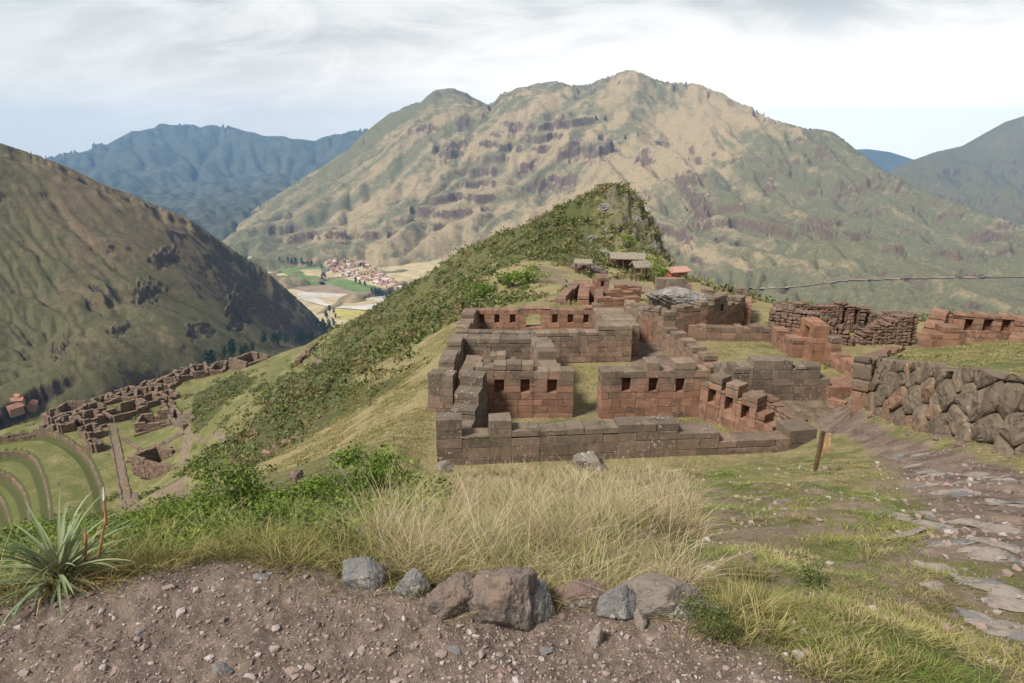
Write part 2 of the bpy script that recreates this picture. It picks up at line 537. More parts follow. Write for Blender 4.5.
soilc = mix(nt, smooth(nt, nB, 0.35, 0.65), (0.095, 0.066, 0.052), (0.20, 0.142, 0.108))
soilc = mix(nt, math_(nt, 'MULTIPLY', smooth(nt, nC, 0.5, 0.7), 0.5), soilc, (0.30, 0.24, 0.20))
so = smooth(nt, math_(nt, 'ADD', attr(nt, 'soil'), math_(nt, 'MULTIPLY', math_(nt, 'SUBTRACT', math_(nt, 'ADD', nB, nC), 1.0), 1.1)), 0.38, 0.62)
col = mix(nt, so, grass, soilc)
gravc = mix(nt, smooth(nt, nC, 0.35, 0.65), (0.105, 0.078, 0.061), (0.183, 0.136, 0.107))
gravc = mix(nt, math_(nt, 'MULTIPLY', smooth(nt, nD, 0.55, 0.68), 0.7), gravc, (0.33, 0.265, 0.235))
gravc = mix(nt, math_(nt, 'MULTIPLY', smooth(nt, nD, 0.45, 0.33), 0.6), gravc, (0.085, 0.055, 0.045))
gr = smooth(nt, math_(nt, 'ADD', attr(nt, 'gravel'), math_(nt, 'MULTIPLY', math_(nt, 'SUBTRACT', nC, 0.5), 0.7)), 0.4, 0.6)
col = mix(nt, gr, col, gravc)
rk = smooth(nt, math_(nt, 'ADD', attr(nt, 'rock'), math_(nt, 'MULTIPLY', math_(nt, 'SUBTRACT', nB, 0.5), 0.8)), 0.4, 0.62)
col = mix(nt, rk, col, mix(nt, smooth(nt, nC, 0.4, 0.6), (0.10, 0.085, 0.072), (0.22, 0.175, 0.14)))
lush = smooth(nt, math_(nt, 'ADD', attr(nt, 'lush'), math_(nt, 'MULTIPLY', math_(nt, 'SUBTRACT', nB, 0.5), 0.7)), 0.4, 0.7)
col = mix(nt, lush, col, mix(nt, smooth(nt, nC, 0.4, 0.6), (0.035, 0.045, 0.015), (0.09, 0.09, 0.034)))
finish(nt, b, col, math_(nt, 'ADD', nC, math_(nt, 'MULTIPLY', nD, 0.8)), 0.8, 0.03)
MAT['ground'] = m


def hill_mat(name, tan, olive, rockc, green, scale=1.0, bias=0.0):
    m, nt, b = new_mat(name)
    pos = geo(nt)['Position']
    s = 0.006 * scale
    n1 = noise(nt, pos, s, 6, 0.62, 0.3); n2 = noise(nt, pos, s * 5, 8, 0.72); n3 = noise(nt, pos, s * 22, 6, 0.75)
    veg_light = math_(nt, 'ADD', attr(nt, 'veg_light'), math_(nt, 'MULTIPLY', math_(nt, 'SUBTRACT', math_(nt, 'ADD', math_(nt, 'MULTIPLY', n1, 0.7), math_(nt, 'MULTIPLY', n2, 1.3)), 1.0), 1.75))
    veg_light = math_(nt, 'ADD', veg_light, math_(nt, 'MULTIPLY', attr(nt, 'streak'), 0.55))
    col = mix(nt, smooth(nt, veg_light, 0.05, 0.8), tan, olive)
    col = mix(nt, math_(nt, 'MULTIPLY', smooth(nt, n3, 0.42, 0.7), 0.45), col, tuple(0.42 * x for x in olive))
    col = mix(nt, math_(nt, 'MULTIPLY', smooth(nt, n3, 0.48, 0.3), 0.4), col, tuple(min(1, 1.25 * x) for x in tan))
    gl = smooth(nt, math_(nt, 'ADD', attr(nt, 'gully'), math_(nt, 'MULTIPLY', math_(nt, 'SUBTRACT', n2, 0.5), 0.9)), 0.35, 0.75)
    col = mix(nt, math_(nt, 'MULTIPLY', gl, 0.85), col, green)
    rk = smooth(nt, math_(nt, 'ADD', attr(nt, 'rock'), math_(nt, 'MULTIPLY', math_(nt, 'SUBTRACT', math_(nt, 'ADD', n2, n3), 1.0), 2.6)), 0.42, 0.75)
    col = mix(nt, rk, col, mix(nt, smooth(nt, n3, 0.38, 0.62), tuple(0.5 * x for x in rockc), rockc))
    n4 = noise(nt, pos, s * 60, 4, 0.7)
    dots = math_(nt, 'MULTIPLY', smooth(nt, n4, 0.56, 0.66), smooth(nt, math_(nt, 'ADD', n1, attr(nt, 'veg_light')), 0.62, 1.1))
    col = mix(nt, math_(nt, 'MULTIPLY', dots, 0.85), col, green)
    finish(nt, b, col, n3, 0.9, 5.0 / scale)
    MAT[name] = m


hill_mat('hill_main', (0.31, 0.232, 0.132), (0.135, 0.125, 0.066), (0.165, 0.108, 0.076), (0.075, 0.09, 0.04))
hill_mat('hill_left', (0.155, 0.108, 0.064), (0.095, 0.088, 0.04), (0.07, 0.05, 0.042), (0.045, 0.045, 0.022), 2.6)
hill_mat('hill_right', (0.20, 0.145, 0.085), (0.125, 0.105, 0.05), (0.12, 0.08, 0.065), (0.05, 0.065, 0.03), 0.9)
hill_mat('hill_far', (0.11, 0.105, 0.085), (0.05, 0.06, 0.045), (0.07, 0.065, 0.06), (0.04, 0.055, 0.035), 0.6)

# ------------------------------------------------------------------ near and middle ground
GEDGE = [(-900, 640), (-300, 630), (0, 604), (80, 592), (160, 571), (250, 563), (330, 571), (400, 583), (450, 593), (520, 600), (600, 606), (680, 614), (720, 637), (780, 662), (830, 690), (900, 745), (1024, 830), (1400, 1100)]
ge = np.array(GEDGE, float)
_u, _dy, _dz = ray(ge[:, 0], ge[:, 1]); _k = -CAMZ / _dz
GE_AZ = np.arctan2(_u * _k, _dy * _k); GE_R = np.hypot(_u * _k, _dy * _k)


def PD(px, py):
    q = PL(px, py); return (px, py, float(q[1]))


ctrl = []
for px, py in GEDGE:
    ctrl.append((px, py, CAMZ / 1.0 * 0 + float((ray(px, py)[1]) * CAMZ / -(ray(px, py)[2]))))
for px in (-900, -300, 100, 300, 512, 700, 900, 1200):
    for D in (0.35, 0.7, 1.2):
        y = 341.5 + F * math.tan(math.atan2(CAMZ, D) - PITCH)
        ctrl.append((px, y, D))
for q in [(437, 466), (520, 466), (600, 464), (720, 458), (480, 418), (600, 418), (700, 416), (640, 395), (600, 375), (640, 345), (540, 364), (760, 345), (820, 360), (780, 380),
          (850, 350), (900, 347), (560, 301), (640, 303), (470, 330), (700, 325), (740, 322), (800, 335), (455, 350), (600, 315), (440, 415)]:
    ctrl.append(PD(*q))
ctrl += [
    # slope between the gravel and the ruins
    (600, 592, 2.6), (600, 535, 4), (600, 505, 7), (600, 486, 12), (560, 473, 17), (480, 474, 17), (480, 495, 10), (480, 520, 6), (480, 560, 3.2),
    (700, 560, 3.5), (720, 520, 5.5), (720, 490, 9), (720, 468, 16), (817, 470, 13), (800, 520, 5.2), (800, 560, 3.6), (800, 452, 19),
    (900, 560, 3.5), (900, 600, 2.7), (1000, 600, 2.9), (1000, 660, 2.2), (1000, 520, 5.3), (1000, 485, 8.5), (1000, 460, 12.2), (1020, 455, 12.6),
    (900, 500, 8), (900, 450, 16), (865, 408, 22), (830, 400, 24.5), (940, 436, 16), (1100, 500, 8), (1100, 470, 11), (1300, 520, 8), (1300, 560, 5), (1300, 600, 3.5),
    # left bank of bushes below the gravel
    (400, 520, 7), (400, 490, 13), (420, 478, 17), (330, 520, 8), (330, 495, 14), (250, 535, 6), (250, 505, 13), (180, 545, 5.2), (180, 520, 11), (120, 550, 5), (120, 525, 12),
    (40, 590, 3.2), (40, 560, 7), (0, 560, 8), (-200, 590, 5), (-200, 560, 15), (-600, 600, 6), (-600, 560, 20),
    # grassy strip and hillside left of the ruins
    (400, 440, 21.5), (330, 450, 25), (250, 476, 27), (400, 400, 28), (350, 420, 32), (300, 441, 33), (405, 372, 38), (420, 350, 44), (350, 393, 44), (310, 415, 45), (230, 470, 38),
    (300, 400, 62), (220, 452, 62), (180, 480, 62), (380, 365, 60), (440, 330, 58), (500, 293, 64), (470, 300, 70), (540, 292, 58), (520, 270, 77),
    (160, 505, 85), (100, 530, 85), (0, 580, 60), (-200, 610, 50), (-200, 560, 90),
    # ridge skyline and the knob
    (560, 214, 116), (530, 226, 126), (500, 237, 134), (450, 261, 150), (400, 293, 168), (340, 327, 190), (300, 347, 204), (240, 364, 222),
    (620, 190, 114), (608, 190, 115), (632, 192, 113), (598, 195, 115), (580, 203, 116), (640, 205, 113), (655, 230, 111), (668, 258, 108), (600, 230, 106), (560, 245, 104), (585, 262, 95), (640, 264, 93), (612, 266, 92), (675, 272, 96),
    (500, 262, 98), (450, 300, 100), (400, 330, 110), (350, 352, 125), (540, 266, 84), (600, 284, 76), (655, 285, 72), (560, 280, 68), (620, 250, 100), (560, 228, 111), (520, 245, 113), (470, 275, 120), (420, 305, 135),
    # shelf with the lower ruins and terraces
    (150, 400, 188), (100, 450, 150), (50, 480, 131), (50, 520, 114), (0, 520, 116), (0, 470, 142), (180, 370, 216), (220, 430, 124), (195, 470, 106), (170, 500, 96), (240, 400, 138), (280, 380, 146),
    (300, 362, 172), (0, 430, 166), (60, 415, 176), (-200, 520, 125), (-200, 450, 150), (-600, 520, 140), (130, 520, 108), (160, 470, 132), (185, 420, 160), (210, 375, 205), (200, 410, 150),
]
c = np.array(ctrl)
X, Y, Z = P(c[:, 0], c[:, 1], c[:, 2])
Xr, Yr, Zr = list(X), list(Y), list(Z)


def addw(px, D, z):
    """extra support point at a bearing, outside the view or hidden"""
    u = (px - 512) / F
    Xr.append(u * D * 1.05); Yr.append(D); Zr.append(z)


for px, D, z in [(-600, 230, -170), (-200, 230, -150), (0, 215, -120), (60, 240, -120), (120, 270, -130), (180, 290, -135), (240, 290, -120), (300, 280, -105), (340, 270, -100), (400, 240, -80), (450, 220, -62), (500, 200, -48),
                 (560, 175, -38), (620, 165, -40), (680, 150, -52), (0, 420, -250), (-600, 420, -260), (200, 420, -240), (400, 420, -240), (600, 420, -220), (800, 420, -230), (1100, 420, -230), (1500, 420, -220),
                 (700, 100, -26), (720, 130, -50), (780, 60, -16), (800, 80, -32), (900, 60, -18), (900, 90, -45), (1000, 55, -18), (1100, 80, -40), (1500, 80, -50), (800, 200, -110), (1000, 200, -110), (1300, 200, -120), (720, 62, -12), (820, 46, -9.6), (900, 44, -10),
                 (1300, 14, -3.2), (1500, 8, -1.8), (1500, 20, -3.5), (1500, 35, -6), (1300, 30, -6), (1050, 30, -7), (1050, 42, -10)]:
    addw(px, D, z)
Xr, Yr, Zr = map(np.array, (Xr, Yr, Zr))
Rr = np.hypot(Xr, Yr)
G_T = TPS(np.c_[np.arctan2(Xr, Yr) * 1.6, np.log(Rr)], Zr / Rr, 2e-4)

COURT = [PL(*q)[:2] for q in [(436, 468), (600, 466), (735, 459), (815, 450), (845, 392), (870, 372), (905, 350), (880, 338), (750, 318), (640, 302), (560, 302), (520, 318), (466, 324), (447, 352), (428, 412)]]
# right-hand terrace held by the big boulder wall
WA = P(866, 408, 22.0); WB = P(1024, 457, 12.4)
_wd = (WB - WA) / np.hypot(*(WB - WA)[:2])
WC = WA + _wd * 20.0
T1 = P(868, 360, 22.2); T2 = P(1010, 379, 13.4); T3 = P(975, 344, 27.5)
_tn = np.cross(T2 - T1, T3 - T1); _tn /= _tn[2]
TLB = P(905, 346, 28.5); TLC = P(925, 340, 34)


def zterr(x, y):
    return T1[2] - (_tn[0] * (x - T1[0]) + _tn[1] * (y - T1[1]))


TERR = [WA[:2] + np.array([0.35, 0.25]), WC[:2] + np.array([0.2, 0.5]), WC[:2] + np.array([16, 8]), np.array([26, 34]), np.array([19.5, 32.5]), TLC[:2] * 0.97, TLB[:2]]

# terrace edges on the lower shelf, px at given py
TC = [[(-30, 446), (-6, 462), (4, 492), (9, 545)], [(-20, 447), (6, 452), (20, 470), (27, 500), (29, 548)], [(-10, 440), (30, 440), (42, 466), (49, 500), (53, 548)], [(-20, 434), (20, 430), (52, 429), (84, 447), (99, 480), (104, 500), (105, 548)]]
TCW = []; TCP = []
for tcv in TC:
    q = np.array(tcv, float); u, dy, dz = ray(q[:, 0], q[:, 1]); k = (CAMZ + 69.5) / -dz
    w = np.c_[u * k, dy * k]
    for _ in range(2):
        nxt = np.concatenate([[w[0]], np.stack([w[:-1] * .75 + w[1:] * .25, w[:-1] * .25 + w[1:] * .75], 1).reshape(-1, 2), [w[-1]]]); w = nxt
    TCW.append(w); TCP.append(np.concatenate([w, [[-180, w[-1][1]], [-180, w[0][1]]]]))


def ground_z(x, y, detail=True):
    x = np.asarray(x, float); y = np.asarray(y, float)
    r = np.hypot(x, y); az = np.arctan2(x, y)
    z = np.asarray(G_T(np.c_[(az * 1.6).ravel(), np.log(np.maximum(r, 0.2)).ravel()])).reshape(x.shape) * r
    ge_r = np.interp(az, GE_AZ, GE_R)
    near = ss(r, ge_r * 1.03, ge_r * 0.9)
    z = z * (1 - near)
    # terrace steps
    if (y > 80).any():
        for w in TCP:
            z = z - 2.2 * ss(sdpoly(x, y, w), -0.15, 0.3)
    if detail:
        amp = np.clip((r - 25) / 60, 0, 1)
        z = z + amp * (1.1 * fbm(x / 17, y / 17, 4, 3)) * (1 - 0.75 * ss(z, -60, -66))
        kn = np.exp(-(((x - 19) / 17) ** 2 + ((y - 112) / 13) ** 2))
        rid = 1 - np.abs(fbm(x / 7.5, y / 7.5, 4, 31))
        z = z + kn * (2.8 * (rid - 0.75)) + kn * 1.0 * perlin(x / 2.2, y / 2.2, 8)
        crag = kn * ss(x, 13, 19); st_ = z / 1.7 + 0.8 * fbm(x / 4, y / 4, 3, 44); z = z + crag * 2.3 * (ss(st_ - np.floor(st_), 0.35, 0.6) - (st_ - np.floor(st_)))
        z = z + ss(r, ge_r * 1.05, ge_r * 1.5) * ss(r, 45, 20) * 0.10 * fbm(x / 1.1, y / 1.1, 4, 21)
    d = sdpoly(x, y, COURT); k = ss(d, -1.2, 0.15)
    z = z * (1 - k) + zplane(y) * k
    d = sdpoly(x, y, TERR); k = ss(d, -0.10, 0.22)
    z = z * (1 - k) + (zterr(x, y) + 0.06 * fbm(x / 1.5, y / 1.5, 3, 4)) * k
    if detail:
        z = z + near * (0.028 * fbm(x / 0.5, y / 0.5, 3, 9) + 0.010 * fbm(x / 0.07, y / 0.07, 3, 10))
    return z


def hit(px, py, rmin=0.6, rmax=420):
    """where the sight line meets the ground"""
    u, dy, dz = ray(px, py)
    rs = np.exp(np.linspace(math.log(rmin), math.log(rmax), 500))
    x, y, z = u * rs, dy * rs, CAMZ + dz * rs
    g = ground_z(x, y)
    i = np.argmax(z < g)
    if not (z < g).any(): i = len(rs) - 1
    k0, k1 = rs[max(i - 1, 0)], rs[i]
    ks = np.linspace(k0, k1, 30); gg = ground_z(u * ks, dy * ks); below = (CAMZ + dz * ks) < gg
    k = ks[np.argmax(below)] if below.any() else k1
    return np.array([u * k, dy * k, CAMZ + dz * k])


def hits(lst, **kw):
    return [hit(px, py, **kw) for px, py in lst]


PATH = [PL(770, 398)[:2], PL(805, 392)[:2], PL(850, 400)[:2]] + [hit(*q)[:2] for q in [(868, 415), (930, 440), (1022, 465), (1150, 530), (1150, 690), (1040, 625), (985, 570), (930, 520), (895, 478), (868, 452)]] + [PL(815, 425)[:2], PL(775, 410)[:2]]
TR1 = hits([(572, 285), (520, 266), (560, 272), (600, 279), (640, 290)])          # trail to the knob
TR2 = hits([(600, 262), (585, 240), (592, 225), (605, 207), (612, 198)])           # steps up the knob
TR3 = hits([(165, 404), (187, 431), (184, 462), (170, 490), (150, 514)])           # path past the lower ruins
TR4 = hits([(110, 425), (120, 470), (132, 512)])
TR5 = hits([(187, 432), (220, 433), (250, 434)])
TR6 = hits([(395, 293), (340, 318), (300, 352), (240, 385)])
SHR = [[hit(*q)[:2] for q in pl] for pl in (
    [(395, 372), (440, 352), (392, 392), (330, 428), (250, 470), (215, 490), (185, 470), (225, 440), (300, 392)],
    [(190, 395), (240, 372), (260, 378), (225, 408), (195, 440), (185, 425)])]

# build the ground sheet
azs = np.concatenate([np.linspace(-1.52, -0.72, 60)[:-1], np.linspace(-0.72, 0.72, 760), np.linspace(0.72, 1.52, 60)[1:]])
lr = np.log(np.concatenate([np.exp(np.linspace(math.log(0.3), math.log(1.5), 40))[:-1], np.exp(np.linspace(math.log(1.5), math.log(40), 420))[:-1], np.exp(np.linspace(math.log(40), math.log(430), 330))]))
AZ, LR = np.meshgrid(azs, lr)
R_ = np.exp(LR); GX = R_ * np.sin(AZ); GY = R_ * np.cos(AZ)
GZ = ground_z(GX, GY)
GE = np.interp(AZ, GE_AZ, GE_R)
wob = 1 + 0.03 * fbm(GX * 1.3, GY * 1.3, 3, 77)
a_gravel = ss(R_, GE * wob * 1.10, GE * wob * 1.0)
pathm = ss(sdpoly(GX, GY, PATH), -0.5, 0.7)
street = [PL(*q)[:2] for q in [(632, 366), (634, 342), (656, 338), (664, 352), (700, 378), (690, 392), (640, 372)]]
court_in = [PL(*q)[:2] for q in [(576, 424), (602, 424), (602, 404), (576, 410)]]
room = [PL(*q)[:2] for q in [(455, 462), (740, 452), (700, 420), (470, 422)]]
a_soil = np.maximum.reduce([pathm, ss(sdpoly(GX, GY, street), -0.4, 0.4), 0.75 * ss(sdpoly(GX, GY, room), -0.3, 0.3), ss(sdpoly(GX, GY, court_in), -.3, .3) * .5])
for tr, w in ((TR1, 1.6), (TR2, 0.9), (TR3, 1.7), (TR4, 1.5), (TR5, 1.0), (TR6, 0.8)):
    a_soil = np.maximum(a_soil, (0.95 if w == 0.9 else 0.56) * ss(polydist(GX, GY, tr), w, w * 0.5))
a_soil = np.maximum(a_soil, 0.50 * ss(R_, 2, 3) * ss(R_, 16, 9) * ss(AZ, 0.2, 0.34))       # bare patches on the right bank
a_soil = np.maximum(a_soil, 0.60 * np.exp(-(((GX - 21.5) / 3.0) ** 2 + ((GY - 21.5) / 4.0) ** 2)))   # worn ground on the terrace
dZr = np.gradient(GZ, axis=0) / np.gradient(R_, axis=0); dZa = np.gradient(GZ, axis=1) / (np.gradient(AZ, axis=1) * R_)
SL = np.hypot(dZr, dZa)
kn = np.exp(-(((GX - 20) / 16) ** 2 + ((GY - 110) / 14) ** 2))
a_rock = ss(SL, 0.9, 1.5) * ss(R_, 60, 80) + kn * 0.62 * ss(GX, 14, 19)
a_dry = 0.74 + 0 * GX
a_dry += 0.25 * ss(R_, 2.2, 3) * ss(R_, 12, 6) * ss(AZ, 0.25, 0.05)
a_dry -= 0.2 * ss(AZ, 0.12, 0.3) * ss(R_, 20, 10)
a_dry -= 0.38 * ss(GY, 80, 100) * ss(GZ, -40, -55)
yard = [PL(*q)[:2] for q in [(700, 345), (780, 343), (800, 362), (730, 362)]]
a_dry -= 0.3 * ss(sdpoly(GX, GY, yard), -0.8, 0.8)
a_dry -= 0.4 * ss(sdpoly(GX, GY, TERR), -0.2, 0.8)
a_dry += 0.3 * ss(polydist(GX, GY, TR1), 9, 3)
hillm = ss(R_, 48, 58) * ss(GZ, -58, -44)
a_lush = hillm * (0.62 + 0.2 * kn) * (1 - ss(GX, 8, 16) * 0.3) * ss(polydist(GX, GY, TR1), 2, 7)
for s in SHR: a_lush = np.maximum(a_lush, 0.72 * ss(sdpoly(GX, GY, s), -1.5, 2.0))
a_lush = np.maximum(a_lush, 0.6 * ss(R_, 3.2, 5) * ss(R_, 60, 16) * ss(AZ, -0.12, -0.25) * ss(AZ, -1.1, -0.7) * ss(-GZ, 1.0, 2.0) * ss(sdpoly(GX, GY, [hit(*q)[:2] for q in [(245, 476), (440, 462), (440, 360), (400, 352)]]), 1.0, -1.0))
for w in TCP:
    d = sdpoly(GX, GY, w); a_lush = np.maximum(a_lush, 0.95 * ss(d, -0.9, -0.4) * ss(d, 2.6, 1.2) * (GY > 80))
    a_dry -= 0.12 * ss(d, 0, 1)
stp = [hit(*q)[:2] for q in [(240, 477), (440, 464), (432, 405), (448, 355), (405, 366), (345, 395), (300, 432)]]
a_dry += 0.6 * ss(sdpoly(GX, GY, stp), -0.5, 1.0)
n_r, n_a = GX.shape
ii = (np.arange(n_r - 1)[:, None] * n_a + np.arange(n_a - 1)[None, :]).ravel()
gq = np.c_[ii, ii + 1, ii + n_a + 1, ii + n_a]
G_ATT = dict(gravel=a_gravel.ravel(), soil=a_soil.ravel(), rock=np.clip(a_rock, 0, 1).ravel(), dry=a_dry.ravel(), lush=a_lush.ravel())
tag(mk('ground', np.c_[GX.ravel(), GY.ravel(), GZ.ravel()], [gq], MAT['ground'], smooth=True, attrs=G_ATT), kind='structure')
# the same gravel shelf goes on behind the camera
th = np.linspace(1.50, 2 * math.pi - 1.50, 90); rr = np.array([0.0, 0.3, 1.5, 5, 20, 60.0])
TH, RR = np.meshgrid(th, rr); bx, by = RR * np.sin(TH), RR * np.cos(TH); bz = -0.01 - 0.0 * RR
i2 = (np.arange(len(rr) - 1)[:, None] * len(th) + np.arange(len(th) - 1)[None, :]).ravel()
one = np.ones(bx.size)
tag(mk('gravel_shelf', np.c_[bx.ravel(), by.ravel(), bz.ravel()], [np.c_[i2, i2 + 1, i2 + len(th) + 1, i2 + len(th)]], MAT['ground'], attrs=dict(gravel=one, soil=one, rock=0 * one, dry=one, lush=0 * one)), kind='structure')
# ------------------------------------------------------------------ mountains and valley
VZ = -402.0
vx = np.array([-9000, -3000, -1500, 0, 3000, 9000.0]); vy = np.array([-68, 150, 1200, 2500, 6000, 9500.0])
VX, VY = np.meshgrid(vx, vy); iv = (np.arange(5)[:, None] * 6 + np.arange(5)[None]).ravel()
tag(mk('valley_floor', np.c_[VX.ravel(), VY.ravel(), np.full(36, VZ)], [np.c_[iv, iv + 1, iv + 7, iv + 6]], MAT['field_tan']), kind='structure')


def flow(Z, R, daz, dlr):
    """how much slope drains through each cell"""
    n, m = Z.shape; best = np.zeros((n, m)); tgt = np.arange(n * m).reshape(n, m).copy(); idx = np.arange(n * m).reshape(n, m)
    for di in (-1, 0, 1):
        for dj in (-1, 0, 1):
            if di == dj == 0: continue
            a0, a1 = max(0, -di), n - max(0, di); b0, b1 = max(0, -dj), m - max(0, dj)
            s = np.full((n, m), -1.0); dist = np.hypot(di * dlr, dj * daz) * R[a0:a1, b0:b1]
            s[a0:a1, b0:b1] = (Z[a0:a1, b0:b1] - Z[a0 + di:a1 + di, b0 + dj:b1 + dj]) / dist
            up = s > best; best[up] = s[up]; ti = np.zeros((n, m), int); ti[a0:a1, b0:b1] = idx[a0 + di:a1 + di, b0 + dj:b1 + dj]; tgt[up] = ti[up]
    acc = (R * R).ravel() * daz * dlr; acc = acc.tolist(); t = tgt.ravel().tolist()
    for i in np.argsort(-Z.ravel()).tolist():
        if t[i] != i: acc[t[i]] += acc[i]
    return np.array(acc).reshape(n, m)


def blur(a, k=1):
    for _ in range(k):
        p = np.pad(a, 1, mode='edge')
        a = (p[:-2, 1:-1] + p[2:, 1:-1] + p[1:-1, :-2] + p[1:-1, 2:] + 2 * p[1:-1, 1:-1]) / 6
    return a


def resize(a, n, m):
    i = np.linspace(0, a.shape[0] - 1, n); j = np.linspace(0, a.shape[1] - 1, m)
    i0 = np.minimum(i.astype(int), a.shape[0] - 2); j0 = np.minimum(j.astype(int), a.shape[1] - 2)
    fi = (i - i0)[:, None]; fj = (j - j0)[None]
    return (a[i0][:, j0] * (1 - fi) * (1 - fj) + a[i0 + 1][:, j0] * fi * (1 - fj) + a[i0][:, j0 + 1] * (1 - fi) * fj + a[i0 + 1][:, j0 + 1] * fi * fj)


def projv(x, y, z):
    f = y * cp - (z - CAMZ) * sp; up = y * sp + (z - CAMZ) * cp
    return 512 + F * x / f, 341.5 - F * up / f


def mountain(name, ctrl, extra, pxr, rr, n, amp, wl, carve, mat, iters=3, strata=None, rock=(0.85, 1.35), veg_light_f=None, seed=0, crest=None, back=1.35, drop=300, cliffs=(), lines=(), ribs=0, jag=0):
    pts = list(ctrl)
    T = None
    c = np.array(pts, float); X, Y, Z = P(c[:, 0], c[:, 1], c[:, 2])
    X, Y, Z = list(X), list(Y), list(Z)
    for px, py, D in (crest or []):
        q = P(px, py, D); X.append(q[0]); Y.append(q[1]); Z.append(q[2])
        X.append(q[0] * back); Y.append(q[1] * back); Z.append(q[2] - drop)
    for x, y, z in extra: X.append(x); Y.append(y); Z.append(z)
    X, Y, Z = map(np.array, (X, Y, Z)); R = np.hypot(X, Y)
    T = TPS(np.c_[np.arctan2(X, Y) * 1.6, np.log(R)], Z / R, 1e-5)
    az = np.arctan((np.linspace(pxr[0], pxr[1], n[1]) - 512) / F / 1.02)
    lr = np.linspace(math.log(rr[0]), math.log(rr[1]), n[0])
    A, L = np.meshgrid(az, lr); Rm = np.exp(L)
    x, y = Rm * np.sin(A), Rm * np.cos(A)
    z = T(np.c_[(A * 1.6).ravel(), L.ravel()]).reshape(A.shape) * Rm
    # how close to the crest line, where relief is held back
    hold = np.ones_like(z)
    if crest:
        cr = np.array(crest, float); q = P(cr[:, 0], cr[:, 1], cr[:, 2]); ca = np.arctan2(q[0], q[1]); cR = np.hypot(q[0], q[1]); o = np.argsort(ca)
        rc = np.interp(A, ca[o], cR[o])
        hold = 0.22 + 0.78 * ss(np.abs(Rm / rc - 1), 0.01, 0.14)
    z = z + hold * amp * fbm(x / wl, y / wl, 6, seed, 0.5)
    if jag: z = z + (1.15 - hold) * jag * (1.6 - 2.2 * np.abs(fbm(x / (jag * 9), y / (jag * 9), 2, seed + 3)))
    if ribs:
        lf = ss(A, 0.24, 0.08); wv = 0.35 * fbm(x / 600, y / 600, 3, seed + 5)
        c1 = (x - y) * .707 / 300 + wv; a1 = (x + y) * .707 / 3200; c2 = (x * 0.97 + y * 0.2) / 240 + wv; a2 = (y - .2 * x) / 3000
        z = z + hold * ribs * (lf * (1 - 2 * np.abs(perlin(c1, a1, seed + 6)) - .7 * np.abs(perlin(c1 * 2.3, a1 * 2, seed + 7))) + (1 - lf) * (1 - 2 * np.abs(perlin(c2, a2, seed + 8)) - .7 * np.abs(perlin(c2 * 2.3, a2 * 2, seed + 9))))
    m0 = (n[0] // 2, n[1] // 2)
    zl = resize(z, *m0); Rl = resize(Rm, *m0); hl = resize(hold, *m0)
    daz = abs(az[-1] - az[0]) / m0[1]; dlr = (lr[-1] - lr[0]) / m0[0]
    tot = np.zeros_like(zl)
    ref = (Rl * Rl * daz * dlr)
    for k in range(iters):
        acc = flow(zl, Rl, daz, dlr)
        la = np.log1p(acc / ref) / 8.0
        cut = carve * hl * blur(np.clip(la, 0, 1.2) ** 1.25, 1 + (iters - 1 - k) * 2) / iters
        zl = zl - cut; tot = tot + cut
    gul = np.clip(blur(np.clip((la - 0.32) * 2.2, 0, 1), 1), 0, 1)
    z = z - resize(tot, *n) + amp * (0.01 + 0.09 * hold) * fbm(x / wl * 11, y / wl * 11, 5, seed + 40)
    if strata:
        per, sh, thr = strata
        sel = ss(fbm(x / wl * 0.9, y / wl * 0.9, 3, seed + 60), thr, thr + 0.35)
        hh = (z + 30 * fbm(x / 500, y / 500, 3, seed + 61)) / per; fr = hh - np.floor(hh)
        z = z + sel * ss(hold, 0.3, 0.95) * per * (ss(fr, 0.42, 0.58) - fr) * sh
    px, py = projv(x, y, z); w1 = fbm(px / 9.0, py / 6.0, 4, seed + 70); w2 = fbm(px / 9.0, py / 6.0, 4, seed + 75); ck = np.zeros_like(z)
    for qx, qy, qw, qh in cliffs:
        dyp = py - qy + w2 * qh * 0.8 + 0.12 * (px - qx)
        e = ((px - qx + w1 * qw * 0.7) / qw) ** 2 + (dyp / (qh * 1.5)) ** 2
        k = ss(e, 1.2, 0.3) * ss(hold, 0.3, 0.9); z = z - k * np.tanh(dyp / qh * 2.2) * qh * Rm / 683 * 0.42; ck = np.maximum(ck, k * ss(np.abs(dyp) / qh, 1.1, 0.5))
    streak = np.zeros_like(z)
    if ribs:
        s1 = fbm((x - y) * .707 / 62 + wv * 3, (x + y) * .707 / 1500, 4, seed + 90); s2 = fbm((x * 0.97 + y * 0.2) / 48 + wv * 3, (y - .2 * x) / 1300, 4, seed + 91)
        streak = lf * s1 + (1 - lf) * s2; z = z - hold * 5 * streak
    if crest:
        sx = np.array([q[0] for q in crest], float); sy = np.array([q[1] for q in crest], float)
        for _ in range(3):
            ppx, ppy = projv(x, y, z); col = np.argmin(ppy, axis=0); jj = np.arange(n[1])
            want = np.interp(ppx[col, jj], sx, sy); err = (ppy[col, jj] - want); err = np.convolve(np.pad(err, 3, mode='edge'), np.array([1, 2, 3, 4, 3, 2, 1]) / 16, 'valid')
            fall = np.exp(-((Rm / rc - 1) / 0.035) ** 2) * np.where(Rm > rc, 1, 1)
            z = z + (err * Rm[col, jj] * 1.04 / 683)[None] * np.maximum(fall, np.exp(-((Rm / Rm[col, jj][None] - 1) / 0.035) ** 2))
    dr = np.gradient(z, axis=0) / np.gradient(Rm, axis=0); da = np.gradient(z, axis=1) / (np.gradient(A, axis=1) * Rm)
    sl = np.hypot(dr, da)
    arock = ss(sl, *rock)
    gul = resize(gul, *n); arock = np.clip(arock + 0.55 * ck, 0, 1)
